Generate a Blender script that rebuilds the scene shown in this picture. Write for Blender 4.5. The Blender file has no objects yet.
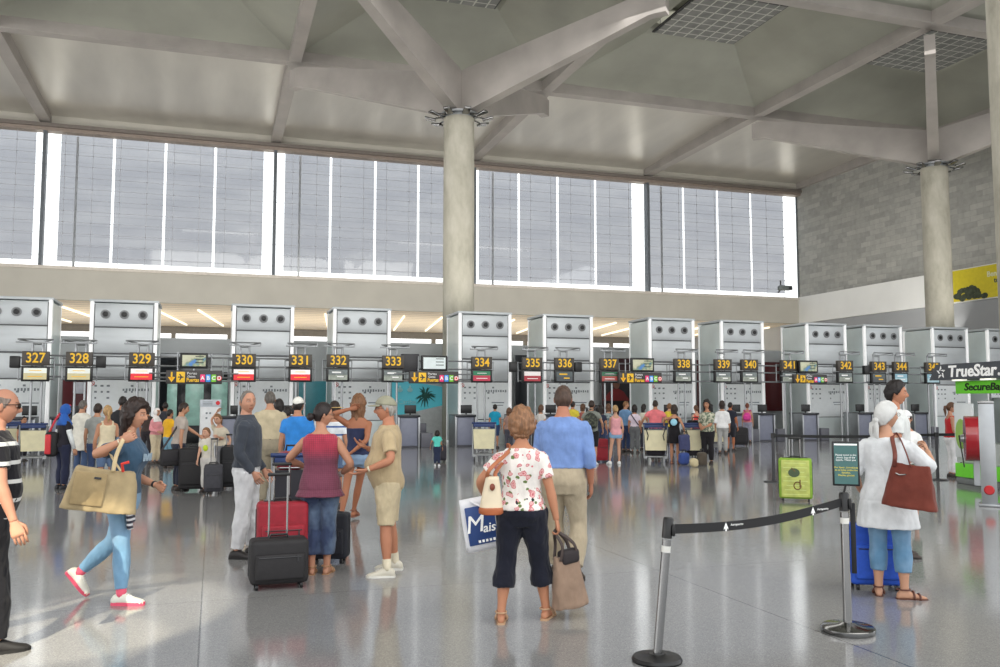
import bpy, bmesh, math, random
import numpy as np
from mathutils import Vector, Matrix, noise
random.seed(7); np.random.seed(7)
SC = bpy.context.scene
COL = SC.collection
R = math.radians
PI = math.pi

# ------------------------------------------------------------------ camera
FPX, CAMH = 870.0, 1.65
YAW = math.atan(287 / math.hypot(FPX, 66.5)); PITCH = math.atan(66.5 / FPX)
RGT = Vector((math.cos(YAW), -math.sin(YAW), 0)); HF = Vector((math.sin(YAW), math.cos(YAW), 0))
FWD = HF * math.cos(PITCH) + Vector((0, 0, math.sin(PITCH)))
UPV = -HF * math.sin(PITCH) + Vector((0, 0, math.cos(PITCH)))
EYE = Vector((0, 0, CAMH))
cd = bpy.data.cameras.new('camera'); cam = bpy.data.objects.new('camera', cd); COL.objects.link(cam)
cd.sensor_width = 36; cd.lens = FPX / 1000 * 36; cd.clip_end = 500
cam.matrix_world = Matrix(((RGT.x, UPV.x, -FWD.x, 0), (RGT.y, UPV.y, -FWD.y, 0), (RGT.z, UPV.z, -FWD.z, CAMH), (0, 0, 0, 1)))
SC.camera = cam

# surveying: where in the hall a sight line meets the floor, a wall plane or a given depth
def ray(u, v): return FWD * FPX + RGT * (u - 500) + UPV * (333.5 - v)
def ground(u, v, z=0.0):
    r = ray(u, v); return EYE + r * ((z - CAMH) / r.z)
def atY(u, v, Y):
    r = ray(u, v); return EYE + r * (Y / r.y)
def atX(u, v, X):
    r = ray(u, v); return EYE + r * (X / r.x)
def atD(u, v, D):
    r = ray(u, v); return EYE + r * (D / FPX)
def depth(p): return (Vector(p) - EYE).dot(FWD)
def proj(p):
    d = Vector(p) - EYE; z = d.dot(FWD)
    return 500 + FPX * d.dot(RGT) / z, 333.5 - FPX * d.dot(UPV) / z

# ------------------------------------------------------------------ colour / materials
def lin(c):
    c = c / 255.0
    return c / 12.92 if c <= 0.04045 else ((c + 0.055) / 1.055) ** 2.4
def rgb(c, k=1.0): return (min(1, lin(c[0]) * k), min(1, lin(c[1]) * k), min(1, lin(c[2]) * k), 1)
MATS = {}
class NT:
    def __init__(s, m):
        m.use_nodes = True; s.t = m.node_tree; s.t.nodes.clear()
    def n(s, typ, ins=None, **kw):
        nd = s.t.nodes.new(typ)
        for k, v in kw.items(): setattr(nd, k, v)
        for k, v in (ins or {}).items():
            if isinstance(v, bpy.types.NodeSocket): s.t.links.new(v, nd.inputs[k])
            else: nd.inputs[k].default_value = v
        return nd
    def out(s, sh): s.t.links.new(sh, s.n('ShaderNodeOutputMaterial').inputs['Surface'])
    def ramp(s, fac, stops, interp='LINEAR'):
        nd = s.n('ShaderNodeValToRGB', {'Fac': fac}); cr = nd.color_ramp; cr.interpolation = interp
        while len(cr.elements) < len(stops): cr.elements.new(0.5)
        for e, (p, c) in zip(cr.elements, stops): e.position = p; e.color = c
        return nd.outputs['Color']
    def mix(s, fac, a, b, blend='MIX'):
        nd = s.t.nodes.new('ShaderNodeMix'); nd.data_type = 'RGBA'; nd.blend_type = blend
        for sock, v in ((nd.inputs[0], fac), (nd.inputs[6], a), (nd.inputs[7], b)):
            if isinstance(v, bpy.types.NodeSocket): s.t.links.new(v, sock)
            else: sock.default_value = v
        return nd.outputs[2]
    def bump(s, h, strength, dist=0.01): return s.n('ShaderNodeBump', {'Height': h, 'Strength': strength, 'Distance': dist}).outputs['Normal']
    def coord(s, which='Object', scale=(1, 1, 1)):
        tc = s.n('ShaderNodeTexCoord').outputs[which]
        return s.n('ShaderNodeMapping', {'Vector': tc, 'Scale': scale}).outputs['Vector']
def plain(name, c, rough=0.5, metal=0.0, noise_amt=0.08, nscale=6.0, bump=0.0, emit=0.0, k=1.0, coat=0.0):
    """a painted / moulded surface with slight procedural mottling"""
    key = (name, tuple(c), rough, metal, emit, k)
    if key in MATS: return MATS[key]
    m = bpy.data.materials.new(name); t = NT(m)
    co = t.coord()
    nz = t.n('ShaderNodeTexNoise', {'Vector': co, 'Scale': nscale, 'Detail': 4.0}).outputs['Fac']
    base = rgb(c, k); lo = tuple(x * (1 - noise_amt) for x in base[:3]) + (1,); hi = tuple(min(1, x * (1 + noise_amt)) for x in base[:3]) + (1,)
    col = t.ramp(nz, [(0.3, lo), (0.7, hi)])
    b = t.n('ShaderNodeBsdfPrincipled', {'Base Color': col, 'Roughness': rough, 'Metallic': metal})
    if coat: b.inputs['Coat Weight'].default_value = coat
    if emit:
        t.t.links.new(col, b.inputs['Emission Color']); b.inputs['Emission Strength'].default_value = emit
    if bump: t.t.links.new(t.bump(nz, bump), b.inputs['Normal'])
    t.out(b.outputs[0]); MATS[key] = m
    return m

# ------------------------------------------------------------------ mesh builder
class MB:
    def __init__(s): s.v = []; s.f = []; s.mi = []; s.cm = 0; s.M = None; s.col = None
    def add(s, vs, fs):
        o = len(s.v)
        if s.M is not None: vs = [s.M @ Vector(p) for p in vs]
        s.v += [tuple(p) for p in vs]; s.f += [tuple(i + o for i in f) for f in fs]; s.mi += [s.cm] * len(fs)
        return s
    def box(s, c, d, rot=None):
        hx, hy, hz = d[0] / 2, d[1] / 2, d[2] / 2
        vs = [Vector((x, y, z)) for x in (-hx, hx) for y in (-hy, hy) for z in (-hz, hz)]
        if rot is not None: vs = [rot @ p for p in vs]
        c = Vector(c)
        return s.add([p + c for p in vs], [(0, 1, 3, 2), (4, 6, 7, 5), (0, 4, 5, 1), (2, 3, 7, 6), (0, 2, 6, 4), (1, 5, 7, 3)])
    def b2(s, lo, hi):
        return s.box([(a + b) / 2 for a, b in zip(lo, hi)], [abs(b - a) for a, b in zip(lo, hi)])
    def rbox(s, c, d, r, seg=2, rot=None):
        bm = bmesh.new(); bmesh.ops.create_cube(bm, size=1)
        for v in bm.verts: v.co = Vector((v.co.x * d[0], v.co.y * d[1], v.co.z * d[2]))
        bmesh.ops.bevel(bm, geom=bm.edges[:], offset=r, segments=seg, affect='EDGES', profile=0.5, clamp_overlap=True)
        bm.verts.index_update(); c = Vector(c)
        vs = [(rot @ v.co if rot is not None else v.co.copy()) + c for v in bm.verts]
        fs = [[v.index for v in f.verts] for f in bm.faces]; bm.free()
        return s.add(vs, fs)
    def loft(s, rings, cap=True, closed=True):
        n = len(rings[0]); vs = [p for r in rings for p in r]; fs = []
        for i in range(len(rings) - 1):
            for j in range(n if closed else n - 1):
                a = i * n + j; b = i * n + (j + 1) % n
                fs.append((a, b, b + n, a + n))
        if cap:
            fs.append(tuple(range(n - 1, -1, -1))); fs.append(tuple((len(rings) - 1) * n + j for j in range(n)))
        return s.add(vs, fs)
    def tube(s, pts, rad, n=10, cap=True, ell=None, round_end=False):
        pts = [Vector(p) for p in pts]
        if not hasattr(rad, '__len__'): rad = [rad] * len(pts)
        rad = list(rad)
        if round_end:
            d0 = (pts[0] - pts[1]).normalized(); d1 = (pts[-1] - pts[-2]).normalized(); r0, r1 = rad[0], rad[-1]
            pts = [pts[0] + d0 * r0 * .8, pts[0] + d0 * r0 * .5] + pts + [pts[-1] + d1 * r1 * .5, pts[-1] + d1 * r1 * .8]
            rad = [r0 * .45, r0 * .85] + rad + [r1 * .85, r1 * .45]
        rings = []; x = None
        for i, p in enumerate(pts):
            d = (pts[min(i + 1, len(pts) - 1)] - pts[max(i - 1, 0)]).normalized()
            if x is None:
                h = Vector((1, 0, 0)) if abs(d.x) < .8 else Vector((0, 1, 0))
                x = (h - d * h.dot(d)).normalized()
            else: x = (x - d * x.dot(d)).normalized()
            y = d.cross(x)
            ex, ey = (1, 1) if ell is None else ell
            rings.append([p + x * (math.cos(2 * PI * k / n) * rad[i] * ex) + y * (math.sin(2 * PI * k / n) * rad[i] * ey) for k in range(n)])
        return s.loft(rings, cap)
    def cyl(s, a, b, r, n=16, r2=None):
        return s.tube([a, b], [r, r if r2 is None else r2], n)
    def lathe(s, prof, c=(0, 0, 0), n=32):
        c = Vector(c)
        rings = [[c + Vector((r * math.cos(2 * PI * k / n), r * math.sin(2 * PI * k / n), z)) for k in range(n)] for r, z in prof]
        return s.loft(rings, True)
    def prism(s, poly, axis_vec):
        """polygon of 3D points extruded along a vector"""
        a = [Vector(p) for p in poly]; b = [p + Vector(axis_vec) for p in a]; n = len(a)
        return s.add(a + b, [tuple(range(n - 1, -1, -1)), tuple(range(n, 2 * n))] + [(i, (i + 1) % n, (i + 1) % n + n, i + n) for i in range(n)])
    def blob(s, c, r, n=12, m=8, rot=None):
        c = Vector(c); rings = []
        for i in range(m + 1):
            ph = -PI / 2 + PI * (i + .02) / (m + .04); ring = []
            for k in range(n):
                p = Vector((r[0] * math.cos(ph) * math.cos(2 * PI * k / n), r[1] * math.cos(ph) * math.sin(2 * PI * k / n), r[2] * math.sin(ph)))
                ring.append(c + (rot @ p if rot is not None else p))
            rings.append(ring)
        return s.loft(rings)
    def mesh(s, name, mats, smooth=False):
        me = bpy.data.meshes.new(name); me.from_pydata([tuple(p) for p in s.v], [], s.f)
        for m in (mats if isinstance(mats, (list, tuple)) else [mats]): me.materials.append(m)
        if any(s.mi): me.polygons.foreach_set('material_index', s.mi)
        if smooth is True: me.polygons.foreach_set('use_smooth', [True] * len(me.polygons))
        bm = bmesh.new(); bm.from_mesh(me); bmesh.ops.recalc_face_normals(bm, faces=bm.faces[:])
        if smooth == 'auto':
            for f in bm.faces: f.smooth = True
            for e in bm.edges:
                if len(e.link_faces) == 2 and e.calc_face_angle(0) > R(38): e.smooth = False
        bm.to_mesh(me); bm.free(); me.update()
        return me
    def build(s, name, mats, parent=None, smooth='auto', label=None):
        o = bpy.data.objects.new(name, s.mesh(name, mats, smooth)); COL.objects.link(o)
        if parent is not None: o.parent = parent
        if label: o['label'] = label
        return o

def tag(o, label=None, cat=None, group=None, kind=None):
    if label: o['label'] = label
    if cat: o['category'] = cat
    if group: o['group'] = group
    if kind: o['kind'] = kind
    return o
def thing(name, loc=(0, 0, 0), rz=0.0, label=None, cat=None, group=None, kind=None):
    o = bpy.data.objects.new(name, None); o.empty_display_size = .1; COL.objects.link(o)
    o.location = loc; o.rotation_euler = (0, 0, rz)
    return tag(o, label, cat, group, kind)
def dup(root, loc, rz=None, label=None, group=None):
    r = root.copy(); COL.objects.link(r); r.location = loc
    if rz is not None: r.rotation_euler = (0, 0, rz)
    if label: r['label'] = label
    if group: r['group'] = group
    for ch in list(root.children):
        c = ch.copy(); COL.objects.link(c); c.parent = r
        for g in list(ch.children):
            d = g.copy(); COL.objects.link(d); d.parent = c
    return r
def structure(o): o['kind'] = 'structure'; return o

def text_mesh(body, size, M, extrude=0.004, bold=0.0, align='CENTER', shear=0.0, width=None):
    """returns (verts, faces) of the lettering laid in the local XY plane, transformed by M"""
    cu = bpy.data.curves.new('lettering', 'FONT'); cu.body = body; cu.size = size; cu.extrude = extrude
    cu.align_x = align; cu.align_y = 'CENTER'; cu.offset = bold; cu.shear = shear; cu.resolution_u = 3
    o = bpy.data.objects.new('lettering', cu); COL.objects.link(o)
    dg = bpy.context.evaluated_depsgraph_get(); dg.update()
    me = bpy.data.meshes.new_from_object(o.evaluated_get(dg))
    vs = [v.co.copy() for v in me.vertices]; fs = [tuple(p.vertices) for p in me.polygons]
    if width and vs:
        w = max(v.x for v in vs) - min(v.x for v in vs)
        k = width / max(w, 1e-6)
        for v in vs: v.x *= k
    bpy.data.objects.remove(o); bpy.data.curves.remove(cu); bpy.data.meshes.remove(me)
    return [M @ v for v in vs], fs
FACE_CAM = Matrix(((1, 0, 0, 0), (0, 0, -1, 0), (0, 1, 0, 0), (0, 0, 0, 1)))   # lettering upright, read from -Y
def lettering(mb, body, size, loc, rz=0.0, **kw):
    M = Matrix.Translation(loc) @ Matrix.Rotation(rz, 4, 'Z') @ FACE_CAM
    mb.add(*text_mesh(body, size, M, **kw)); return mb

# ------------------------------------------------------------------ shared materials
def m_floor():
    m = bpy.data.materials.new('terrazzo'); t = NT(m); co = t.coord()
    v = t.n('ShaderNodeTexVoronoi', {'Vector': co, 'Scale': 160.0}).outputs['Color']
    sp = t.n('ShaderNodeSeparateColor', {'Color': v}).outputs[0]
    chips = t.ramp(sp, [(0.0, rgb((116, 116, 118))), (.5, rgb((142, 141, 140))), (.85, rgb((154, 153, 150))), (1, rgb((174, 172, 168)))])
    big = t.n('ShaderNodeTexNoise', {'Vector': co, 'Scale': .35, 'Detail': 3.0}).outputs['Fac']
    c2 = t.mix(.35, chips, t.ramp(big, [(.3, rgb((120, 122, 126))), (.7, rgb((150, 148, 144)))]))
    # joints between the large terrazzo slabs
    sx = t.n('ShaderNodeSeparateXYZ', {'Vector': co})
    lines = []
    for ax, off in (('X', .05), ('Y', .7)):
        a = t.n('ShaderNodeMath', {0: sx.outputs[ax], 1: off}, operation='ADD').outputs[0]
        a = t.n('ShaderNodeMath', {0: a, 1: 2.1 if ax == 'X' else 4.2}, operation='PINGPONG').outputs[0]
        a = t.n('ShaderNodeMath', {0: a, 1: .006}, operation='LESS_THAN').outputs[0]
        lines.append(t.n('ShaderNodeMath', {0: a, 1: .8 if ax == 'X' else .3}, operation='MULTIPLY').outputs[0])
    ln = t.n('ShaderNodeMath', {0: lines[0], 1: lines[1]}, operation='MAXIMUM').outputs[0]
    c3 = t.mix(ln, c2, rgb((60, 60, 60)))
    rn = t.n('ShaderNodeTexNoise', {'Vector': co, 'Scale': 1.3, 'Detail': 4.0}).outputs['Fac']
    rg = t.n('ShaderNodeMapRange', {'Value': rn, 'To Min': .07, 'To Max': .14}).outputs[0]
    fine = t.n('ShaderNodeTexNoise', {'Vector': co, 'Scale': 2.2, 'Detail': 2.0}).outputs['Fac']
    b = t.n('ShaderNodeBsdfPrincipled', {'Base Color': c3, 'Roughness': rg, 'Specular IOR Level': .8, 'Normal': t.bump(fine, .03, .02)})
    t.out(b.outputs[0]); return m
def m_metal_panel(name, c, rough, scale, metal=.75, seams=None):
    m = bpy.data.materials.new(name); t = NT(m); co = t.coord('Object', scale)
    nz = t.n('ShaderNodeTexNoise', {'Vector': co, 'Scale': 1.0, 'Detail': 5.0}).outputs['Fac']
    col = t.ramp(nz, [(.3, rgb(c, .86)), (.7, rgb(c, 1.1))])
    r = t.n('ShaderNodeMapRange', {'Value': nz, 'To Min': rough * .8, 'To Max': rough * 1.25}).outputs[0]
    b = t.n('ShaderNodeBsdfPrincipled', {'Base Color': col, 'Roughness': r, 'Metallic': metal, 'Normal': t.bump(nz, .05, .02)})
    t.out(b.outputs[0]); return m
def m_concrete():
    m = bpy.data.materials.new('column_concrete'); t = NT(m); co = t.coord('Object', (1, 1, .45))
    a = t.n('ShaderNodeTexNoise', {'Vector': co, 'Scale': 1.2, 'Detail': 8.0, 'Roughness': .65}).outputs['Fac']
    col = t.ramp(a, [(.25, rgb((140, 137, 124))), (.5, rgb((176, 172, 158))), (.75, rgb((198, 194, 182)))])
    b = t.n('ShaderNodeBsdfPrincipled', {'Base Color': col, 'Roughness': .75, 'Normal': t.bump(a, .25, .03)}); t.out(b.outputs[0]); return m
def m_brick():
    m = bpy.data.materials.new('grey_block_wall'); t = NT(m)
    tc = t.n('ShaderNodeTexCoord').outputs['Object']; s = t.n('ShaderNodeSeparateXYZ', {'Vector': tc})
    co = t.n('ShaderNodeCombineXYZ', {'X': s.outputs['Y'], 'Y': s.outputs['Z']}).outputs[0]
    br = t.n('ShaderNodeTexBrick', {'Vector': co, 'Color1': rgb((152, 152, 147)), 'Color2': rgb((182, 181, 174)), 'Mortar': rgb((148, 148, 143)), 'Scale': 1.0, 'Mortar Size': .012, 'Brick Width': .9, 'Row Height': .34, 'Bias': -.1})
    nz = t.n('ShaderNodeTexNoise', {'Vector': co, 'Scale': 3.0}).outputs['Fac']
    col = t.mix(.25, br.outputs['Color'], t.ramp(nz, [(.3, rgb((146, 146, 141))), (.7, rgb((190, 189, 182)))]))
    b = t.n('ShaderNodeBsdfPrincipled', {'Base Color': col, 'Roughness': .8, 'Normal': t.bump(br.outputs['Fac'], -.2, .02)}); t.out(b.outputs[0]); return m
def m_screen():
    """perforated metal sunscreen standing outside the glazing: lets part of the sky through"""
    m = bpy.data.materials.new('perforated_sunscreen'); t = NT(m)
    tc = t.n('ShaderNodeTexCoord').outputs['Object']
    co = t.n('ShaderNodeMapping', {'Vector': tc, 'Scale': (.25, 1, 1.1)}).outputs[0]
    nz = t.n('ShaderNodeTexNoise', {'Vector': co, 'Scale': 1.0, 'Detail': 3.0}).outputs['Fac']
    s = t.n('ShaderNodeSeparateXYZ', {'Vector': tc}).outputs['Z']
    band = t.n('ShaderNodeMath', {0: s, 1: .31}, operation='PINGPONG').outputs[0]
    ln = t.n('ShaderNodeMath', {0: band, 1: .022}, operation='LESS_THAN').outputs[0]
    col = t.ramp(nz, [(.3, (.235, .24, .262, 1)), (.7, (.282, .285, .302, 1))])
    col = t.mix(t.n('ShaderNodeMath', {0: ln, 1: .25}, operation='MULTIPLY').outputs[0], col, (.1, .1, .11, 1))
    tr = t.n('ShaderNodeBsdfTransparent', {'Color': col}).outputs[0]
    df = t.n('ShaderNodeBsdfDiffuse', {'Color': (.4, .4, .44, 1)}).outputs[0]
    mx = t.n('ShaderNodeMixShader', {0: .04, 1: tr, 2: df}); t.out(mx.outputs[0]); return m
def m_glass(tint=(.97, .98, .98, 1), refl=.06):
    m = bpy.data.materials.new('window_glass'); t = NT(m)
    nz = t.n('ShaderNodeTexNoise', {'Vector': t.coord(), 'Scale': .8}).outputs['Fac']
    rg = t.n('ShaderNodeMapRange', {'Value': nz, 'To Min': .02, 'To Max': .06}).outputs[0]
    tr = t.n('ShaderNodeBsdfTransparent', {'Color': tint}).outputs[0]
    gl = t.n('ShaderNodeBsdfGlossy', {'Roughness': rg}).outputs[0]
    mx = t.n('ShaderNodeMixShader', {0: refl, 1: tr, 2: gl}); t.out(mx.outputs[0]); return m
def m_slats():
    m = bpy.data.materials.new('slatted_soffit'); t = NT(m)
    s = t.n('ShaderNodeSeparateXYZ', {'Vector': t.n('ShaderNodeTexCoord').outputs['Object']})
    a = t.n('ShaderNodeMath', {0: s.outputs['Y'], 1: .6}, operation='PINGPONG').outputs[0]
    l = t.n('ShaderNodeMath', {0: a, 1: .07}, operation='LESS_THAN').outputs[0]
    col = t.mix(l, rgb((238, 222, 196)), rgb((165, 150, 128)))
    b = t.n('ShaderNodeBsdfPrincipled', {'Base Color': col, 'Roughness': .5}); t.out(b.outputs[0]); return m
def m_grid():
    m = bpy.data.materials.new('skylight_grid'); t = NT(m)
    s = t.n('ShaderNodeSeparateXYZ', {'Vector': t.n('ShaderNodeTexCoord').outputs['Object']})
    ls = []
    for ax in 'XY':
        a = t.n('ShaderNodeMath', {0: s.outputs[ax], 1: .3}, operation='PINGPONG').outputs[0]
        ls.append(t.n('ShaderNodeMath', {0: a, 1: .035}, operation='LESS_THAN').outputs[0])
    l = t.n('ShaderNodeMath', {0: ls[0], 1: ls[1]}, operation='MAXIMUM').outputs[0]
    nz = t.n('ShaderNodeTexNoise', {'Vector': t.coord(), 'Scale': 1.5}).outputs['Fac']
    dark = t.ramp(nz, [(.3, rgb((104, 105, 103))), (.7, rgb((128, 128, 125)))])
    col = t.mix(l, dark, rgb((178, 178, 170)))
    b = t.n('ShaderNodeBsdfPrincipled', {'Base Color': col, 'Roughness': .6, 'Emission Color': col, 'Emission Strength': .12}); t.out(b.outputs[0]); return m

M_FLOOR = m_floor(); M_CONC = m_concrete(); M_BRICK = m_brick(); M_SCREEN = m_screen(); M_GLASS = m_glass(); M_SLAT = m_slats(); M_GRID = m_grid()
M_CEIL = m_metal_panel('ceiling_vault_panel', (158, 159, 148), .45, (.35, .35, .35), .2)
M_CEILF = m_metal_panel('ceiling_flat_panel', (206, 202, 194), .30, (.5, .12, .5), .45)
M_BEAM = m_metal_panel('painted_steel_beam', (170, 164, 159), .5, (.8, .8, .8), .1)
M_ALU = m_metal_panel('brushed_aluminium_panel', (198, 203, 206), .4, (.5, .5, 2.5), .3)
M_ALUSIDE = m_metal_panel('green_tinted_side_panel', (222, 232, 232), .3, (.6, .6, .6), .1)
M_STRIP = plain('white_aluminium_strip', (248, 249, 249), .35, 0, .02, emit=.3)  # glow added to whiten the tower corner posts; they are not lamps
M_BAND = plain('band_wall_paint', (196, 192, 181), .6, 0, .05, .7)
M_BANDW = plain('white_band_paint', (236, 236, 232), .55, 0, .03, .7)
M_FRAME = plain('dark_mullion', (104, 110, 116), .5, .3)
M_WFRAME = plain('pale_window_frame', (214, 206, 196), .5, .2)
M_STEEL = plain('stainless_steel', (138, 138, 138), .16, 1.0, .04)
M_GREYSTEEL = plain('satin_grey_steel', (158, 161, 164), .35, .7, .05)
M_BLACK = plain('black_plastic', (13, 13, 15), .4, 0, .1)
M_DARK = plain('charcoal_plastic', (48, 48, 52), .45, 0, .1)
M_CABLE = plain('steel_cable', (176, 178, 184), .5, .2)

# ------------------------------------------------------------------ setting
S = 12.7                        # structural grid
YW, YF, YC = 54.0, 41.1, 34.9    # window wall, far beam line, column line
X0 = -9.4                       # a mullion / grid line
XR = X0 + 4 * S                  # right-hand wall
ZB, ZS, ZH = 7.3, 9.15, 16.95      # band bottom, sill, window head
ZC = 17.5

mb = MB(); mb.b2((-46, -30, -.3), (64, 76, 0)); structure(mb.build('floor', M_FLOOR))

mb = MB()
mb.b2((-46, YW, ZB), (XR, YW + .4, ZS - .12)); mb.b2((-46, YW, ZH), (XR, YW + .4, ZC + 1.2))
for x in np.arange(-46, 40, 3.075): mb.b2((x - .008, YW - .004, ZB), (x + .008, YW, ZS - .12))
structure(mb.build('wall_back', M_BAND))
mb = MB(); mb.b2((-46, YW - .12, ZS - .14), (XR, YW + .5, ZS + .04)); structure(mb.build('trim_1', M_WFRAME))
mb = MB(); mb.b2((-46, YW - .12, ZH - .05), (XR, YW + .5, ZH + .14)); structure(mb.build('trim_2', plain('head_trim', (158, 144, 134), .5, .2)))
mb = MB(); mb.b2((-46, YW - .3, ZH + .14), (XR, YW, ZH + .34)); structure(mb.build('trim_3', plain('dark_head_track', (128, 120, 114), .5, .3)))

# glazed bays
for b in range(-2, 4):
    xa = X0 + b * S; xb = xa + S
    w = thing('window_%d' % (b + 3), (0, 0, 0), kind='structure')
    mb = MB(); mb.b2((xa - .09, YW - .1, ZS), (xa + .09, YW + .42, ZH))
    if b == 3: mb.b2((xb - .1, YW + .3, ZS), (xb - .02, YW + .4, ZH))
    mb.build('window_frame', M_FRAME, w)
    mb = MB(); mb.b2((xa + .09, YW + .2, ZS), (xb - .09, YW + .21, ZH)); mb.build('glass_pane', M_GLASS, w)
    # thin stainless glazing cables and vertical ties inside the glass
    mb = MB()
    for i in range(1, 12): mb.box((xa + S / 2, YW + .12, ZS + i * (ZH - ZS) / 12), (S - .2, .02, .016))
    for i in range(8): mb.box((xa + 1.05 + i * 1.46, YW + .13, (ZS + ZH) / 2), (.018, .02, ZH - ZS))
    for i in range(8):
        for k in range(1, 12): mb.box((xa + 1.05 + i * 1.46, YW + .11, ZS + k * (ZH - ZS) / 12), (.045, .04, .07))
    mb.build('glazing_cable', M_CABLE, w)
    mb = MB(); pw = (S - 1.3) / 4
    for i in range(4):
        a = xa + .65 + i * pw + (.0 if i == 0 else .07); c = xa + .65 + (i + 1) * pw - (0 if i == 3 else .07)
        mb.add([(a, YW + 1.2, ZS + .5), (c, YW + 1.2, ZS + .5), (c, YW + 1.2, ZH + .4), (a, YW + 1.2, ZH + .4)], [(0, 1, 2, 3)])
    mb.build('sunscreen_panel', M_SCREEN, w)
    mb = MB(); mb.b2((xa + 1.5, YW + .9, ZS), (xa + 1.62, YW + 1.0, ZH)); mb.build('screen_post', M_CABLE, w)

# room glimpsed beyond, under the window wall
mb = MB(); mb.b2((-46, YW + .4, ZB - .02), (XR + 20, 73, ZB + .3)); structure(mb.build('ceiling_lower', M_SLAT))
mb = MB(); mb.b2((-46, 71, 0), (XR + 20, 71.4, 6.05)); structure(mb.build('wall_far', plain('far_wall', (172, 174, 176), .6)))
mb = MB(); mb.b2((-46, 70.95, 6.75), (XR + 20, 71.4, ZB))
for x in np.arange(-44, 58, 4.1): mb.b2((x - .16, 70.95, 6.05), (x + .16, 71.3, 6.75))
structure(mb.build('trim_4', plain('far_window_frame', (128, 124, 118), .6)))
lamp_m = plain('strip_lamp', (255, 244, 222), .5, 0, .01, emit=1.3)
k = 0
for x in np.arange(-14, 44, 2.6):
    mb = MB(); mb.tube([(x, 57, ZB - .0805), (x + 1.6, 68.5, ZB - .0805)], .06, 8)
    o = mb.build('strip_light', lamp_m)
    tag(o, 'slanting strip light on the pale slatted ceiling seen between the check-in towers', 'ceiling light', 'strip lights on the low slatted ceiling')

# partition behind the check-in towers
mb = MB(); mb.b2((-30, 36.0, 0), (XR, 36.15, 4.05))
for x in np.arange(-29, 39, 3.1): mb.b2((x - .012, 35.992, 0), (x + .012, 36, 4.05))
mb.b2((-30, 35.99, 2.86), (XR, 36, 2.9))
structure(mb.build('wall_partition', m_metal_panel('partition_panel', (196, 200, 202), .45, (.4, .4, 1.2), .1)))

# right-hand wall: block wall over a white parapet over a plain lower wall
mb = MB(); mb.b2((XR, 18, ZS), (XR + .4, YW + .4, ZC + 1)); structure(mb.build('wall_right', M_BRICK))
mb = MB(); mb.b2((XR - .35, 18, ZB), (XR + .4, YW, ZS + .08)); structure(mb.build('trim_5', M_BANDW))
mb = MB(); mb.b2((XR - .1, 18, 0), (XR + .4, 73, ZB)); structure(mb.build('wall_lower_right', plain('lower_wall_grey', (158, 160, 162), .6, 0, .05, .6)))

# columns
def column(x, y, label, petals=True, zt=13.55):
    c = thing('concrete_column', (x, y, 0), 0, label, 'column', 'round concrete roof columns')
    mb = MB(); mb.lathe([(.66, 0), (.655, 4), (.65, zt)], n=40); mb.build('shaft', M_CONC, c)
    mb = MB(); mb.lathe([(.60, zt), (.60, zt + .12), (.8, zt + .12), (.8, zt + .2), (.5, zt + .24)], n=40); mb.build('collar', M_GREYSTEEL, c)
    if petals:
        for i in range(10):
            a = i * 2 * PI / 10 + .3; r = Matrix.Rotation(a, 3, 'Z')
            m2 = MB(); m2.rbox((0, 0, 0), (.46, .30, .10), .03)
            m2.v = [tuple(r @ Vector((p[0] + 1.22, p[1], p[2] + zt + .0 + (p[0]) * .25))) for p in m2.v]
            m2.v += []; b0 = MB()
            b0.tube([r @ Vector((.6, 0, zt + .1)), r @ Vector((1.05, 0, zt + .02))], .035, 6)
            m2.add(b0.v, b0.f); m2.build('uplight', M_STEEL, c)
    return c
XC1 = X0 + 1.5 * S; XC2 = XC1 + 2 * S
column(XC1, YC, 'round concrete column rising behind the towers left of centre')
column(XC2, YC, 'round concrete column in front of the grey block wall at right')
pc = atD(1017, 120, 24.5)
column(pc.x, pc.y, 'pale round column cut off by the right edge of the photo', False, 16.9)

# steel roof: beams along the grid, tapered struts from the column heads, vaulted panels
BW, BH = .55, .95
zb = ZC + BH / 2
ylines = [YF - i * S for i in range(0, 5)]
xlines = [X0 + i * S for i in range(-3, 5)]
mb = MB(); n = 0
for y in ylines:
    mb = MB(); mb.b2((xlines[0], y - BW / 2, ZC), (XR, y + BW / 2, ZC + BH)); structure(mb.build('trim_%d' % (6 + n), M_BEAM)); n += 1
for x in xlines:
    mb = MB(); mb.b2((x - BW / 2, ylines[-1], ZC + .012), (x + BW / 2, YF, ZC + BH - .01))
    # sloping tail of the beam down to the window wall
    mb.prism([(x - .3, YF, ZC), (x + .3, YF, ZC), (x + .3, YF, ZC + .9), (x - .3, YF, ZC + .9)], (0, YW - YF, -.12))
    structure(mb.build('trim_%d' % (6 + n), M_BEAM)); n += 1
def strut(cx, cy, nx, ny):
    d = Vector((nx - cx, ny - cy, 0)); L = d.length; d.normalize(); s = Vector((-d.y, d.x, 0)); c = Vector((cx, cy, 0))
    mb = MB(); rings = []
    for t, lo, hi, w in ((.25, 13.75, 15.5, .27), (.5, 13.75, 15.6, .27), (L - .6, 16.3, 17.25, .21), (L - .1, 16.35, 17.25, .21)):
        p = c + d * t
        rings.append([p + s * w + Vector((0, 0, lo)), p - s * w + Vector((0, 0, lo)), p - s * w + Vector((0, 0, hi)), p + s * w + Vector((0, 0, hi))])
    mb.loft(rings); mb.box(c + d * (L - .08) + Vector((0, 0, 16.75)), (.36, .44, .85), Matrix.Rotation(math.atan2(d.y, d.x), 3, 'Z'))
    return mb
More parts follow.
